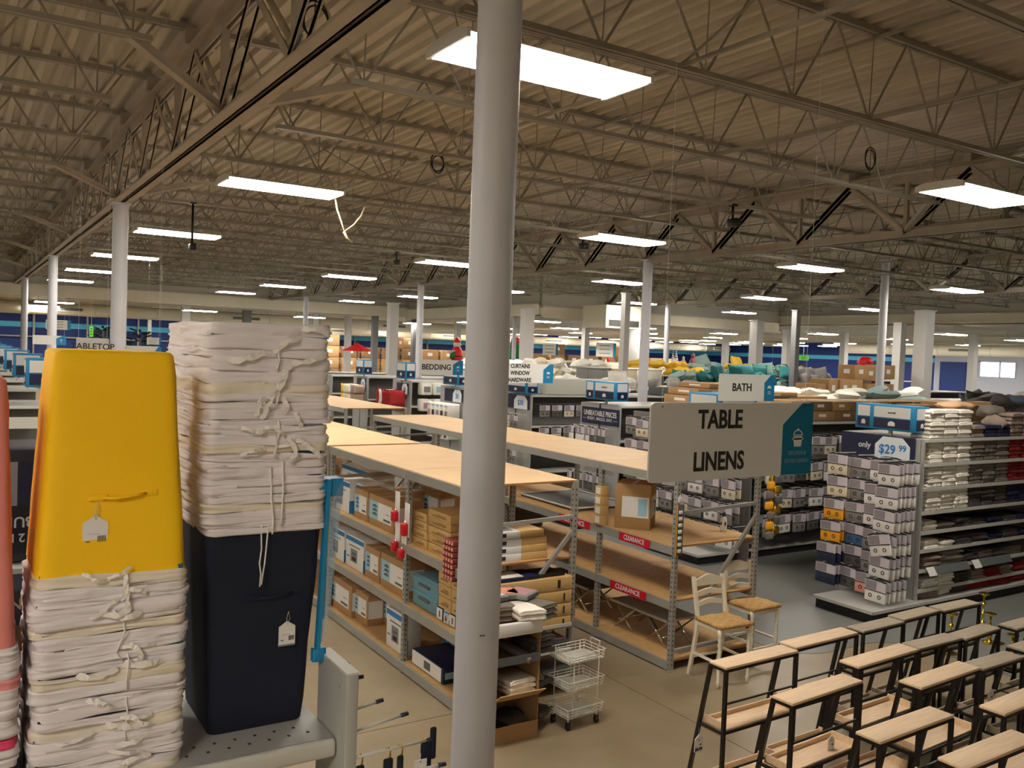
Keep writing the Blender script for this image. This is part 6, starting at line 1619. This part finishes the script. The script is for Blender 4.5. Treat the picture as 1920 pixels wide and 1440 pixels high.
    zb = 2.672; n2 = 23; HH = [rng.uniform(.65, 1.35)*(1.25 if k_ > 16 else 1) for k_ in range(n2)]; HH = [h*(3.252-zb)/sum(HH) for h in HH]; z2 = zb
    t = thing('laundry_hamper', 'navy cloth laundry hamper upright on the shelf under the tall white-rimmed stack', 'hamper', (cx2, cy2, zb+.004), 0)
    b = shell(W2-.004, D2-.01, -(zb-SZ), .275, .31, 'navycloth'); b.build('body', t)
    handle(t, .03, -D2/2+.016, -.19, .10, 'navycloth'); hang_tag(t, .07, -D2/2+.02, -.30, .8)
    for k in range(n2):
        st2 = HH[k]; z = z2; z2 += st2; big = k > 16; w_ = W2+.002*(k % 2)+(.0 if not big else .0)
        t = thing('laundry_hamper', 'white-rimmed nested hamper %s above the navy hamper' % ORD[k+1], 'hamper', (cx2+rng.uniform(-.003, .003)-(.0), cy2+rng.uniform(-.003, .003)+(.08 if big else 0), z), math.radians(rng.uniform(-1.6, 1.6)), 'hampers nested in the navy one')
        dd = D2+(.16 if big else 0)
        rim_mesh(w_+rng.uniform(-.004, .004), dd, st2*.96, 100+k, 'linencream' if k % 7 == 3 else 'linen').build('liner_rim', t)
        q = MB(); q.box((-W2/2+.012, -dd/2+.008, st2*.5), (W2/2-.012, dd/2-.012, st2*(1.3 if k < n2-1 else .9)), 'linen' if k == n2-1 else ['shellgrey', 'shellteal', 'shellnavy', 'shellgrey'][k % 4]); q.build('shell', t)
        if k in (10, 11, 12, 14, 16, 17, 19, 20, 22, 23): ribbon(t, [.0, .06, -.02, .05, -.03, .02, .05, .0, .06, .01][[10, 11, 12, 14, 16, 17, 19, 20, 22, 23].index(k)], -dd/2-.006, st2*.5, rng.uniform(.9, 1.5), k+40)
        if k == 1: strings(t, [(-.02, -dd/2-.002, .01), (-.02, -dd/2-.012, -.06), (-.024, -dd/2-.01, -.1), (-.02, -dd/2-.012, -.13), (-.022, -dd/2-.012, -.165)]); strings(t, [(.0, -dd/2-.002, .01), (-.005, -dd/2-.012, -.03), (-.01, -dd/2-.012, -.1), (-.018, -dd/2-.012, -.16)])
        if k in (8, 9): strings(t, [(.01+.03*(k-8), -dd/2-.008, .0), (.012+.03*(k-8), -dd/2-.014, -.08), (.02+.02*(k-8), -dd/2-.013, -.15), (.018+.02*(k-8), -dd/2-.013, -.185)], .0028)
        if k in (21, 18, 14, 12): strings(t, [(.02, -dd/2-.004, .0), (.022, -dd/2-.013, -.03), (.015, -dd/2-.012, -.06)], .0035)
    # ---- pink stack at the left edge
    Wp = .36; cxp = .132-Wp/2; zp = 2.455; n3 = 15; st3 = (zp-SZ)/n3
    t = thing('laundry_hamper', 'pink cloth laundry hamper upside down, cut off by the left edge', 'hamper', (cxp, cy, zp-.004), 0)
    b = shell(Wp-.004, D-.004, .635, .31, .3, 'pinkcloth'); b.build('body', t)
    for k in range(n3):
        z = zp-st3*(k+1); mt = {3: 'shellpink', 9: 'shellhot', 12: 'shellnavy'}.get(k, 'linen')
        t = thing('laundry_hamper', 'rimmed nested hamper %s below the pink hamper' % ORD[k+1], 'hamper', (cxp+rng.uniform(-.003, .003), cy, z), 0, 'hampers nested under the pink one')
        rim_mesh(Wp+.004, D+.004, st3*1.02, 200+k, mt).build('liner_rim', t)
        q = MB(); q.box((-Wp/2+.012, -D/2+.012, st3*.9), (Wp/2-.012, D/2-.012, st3*1.04), 'shellpink'); q.build('shell', t)
hampers()
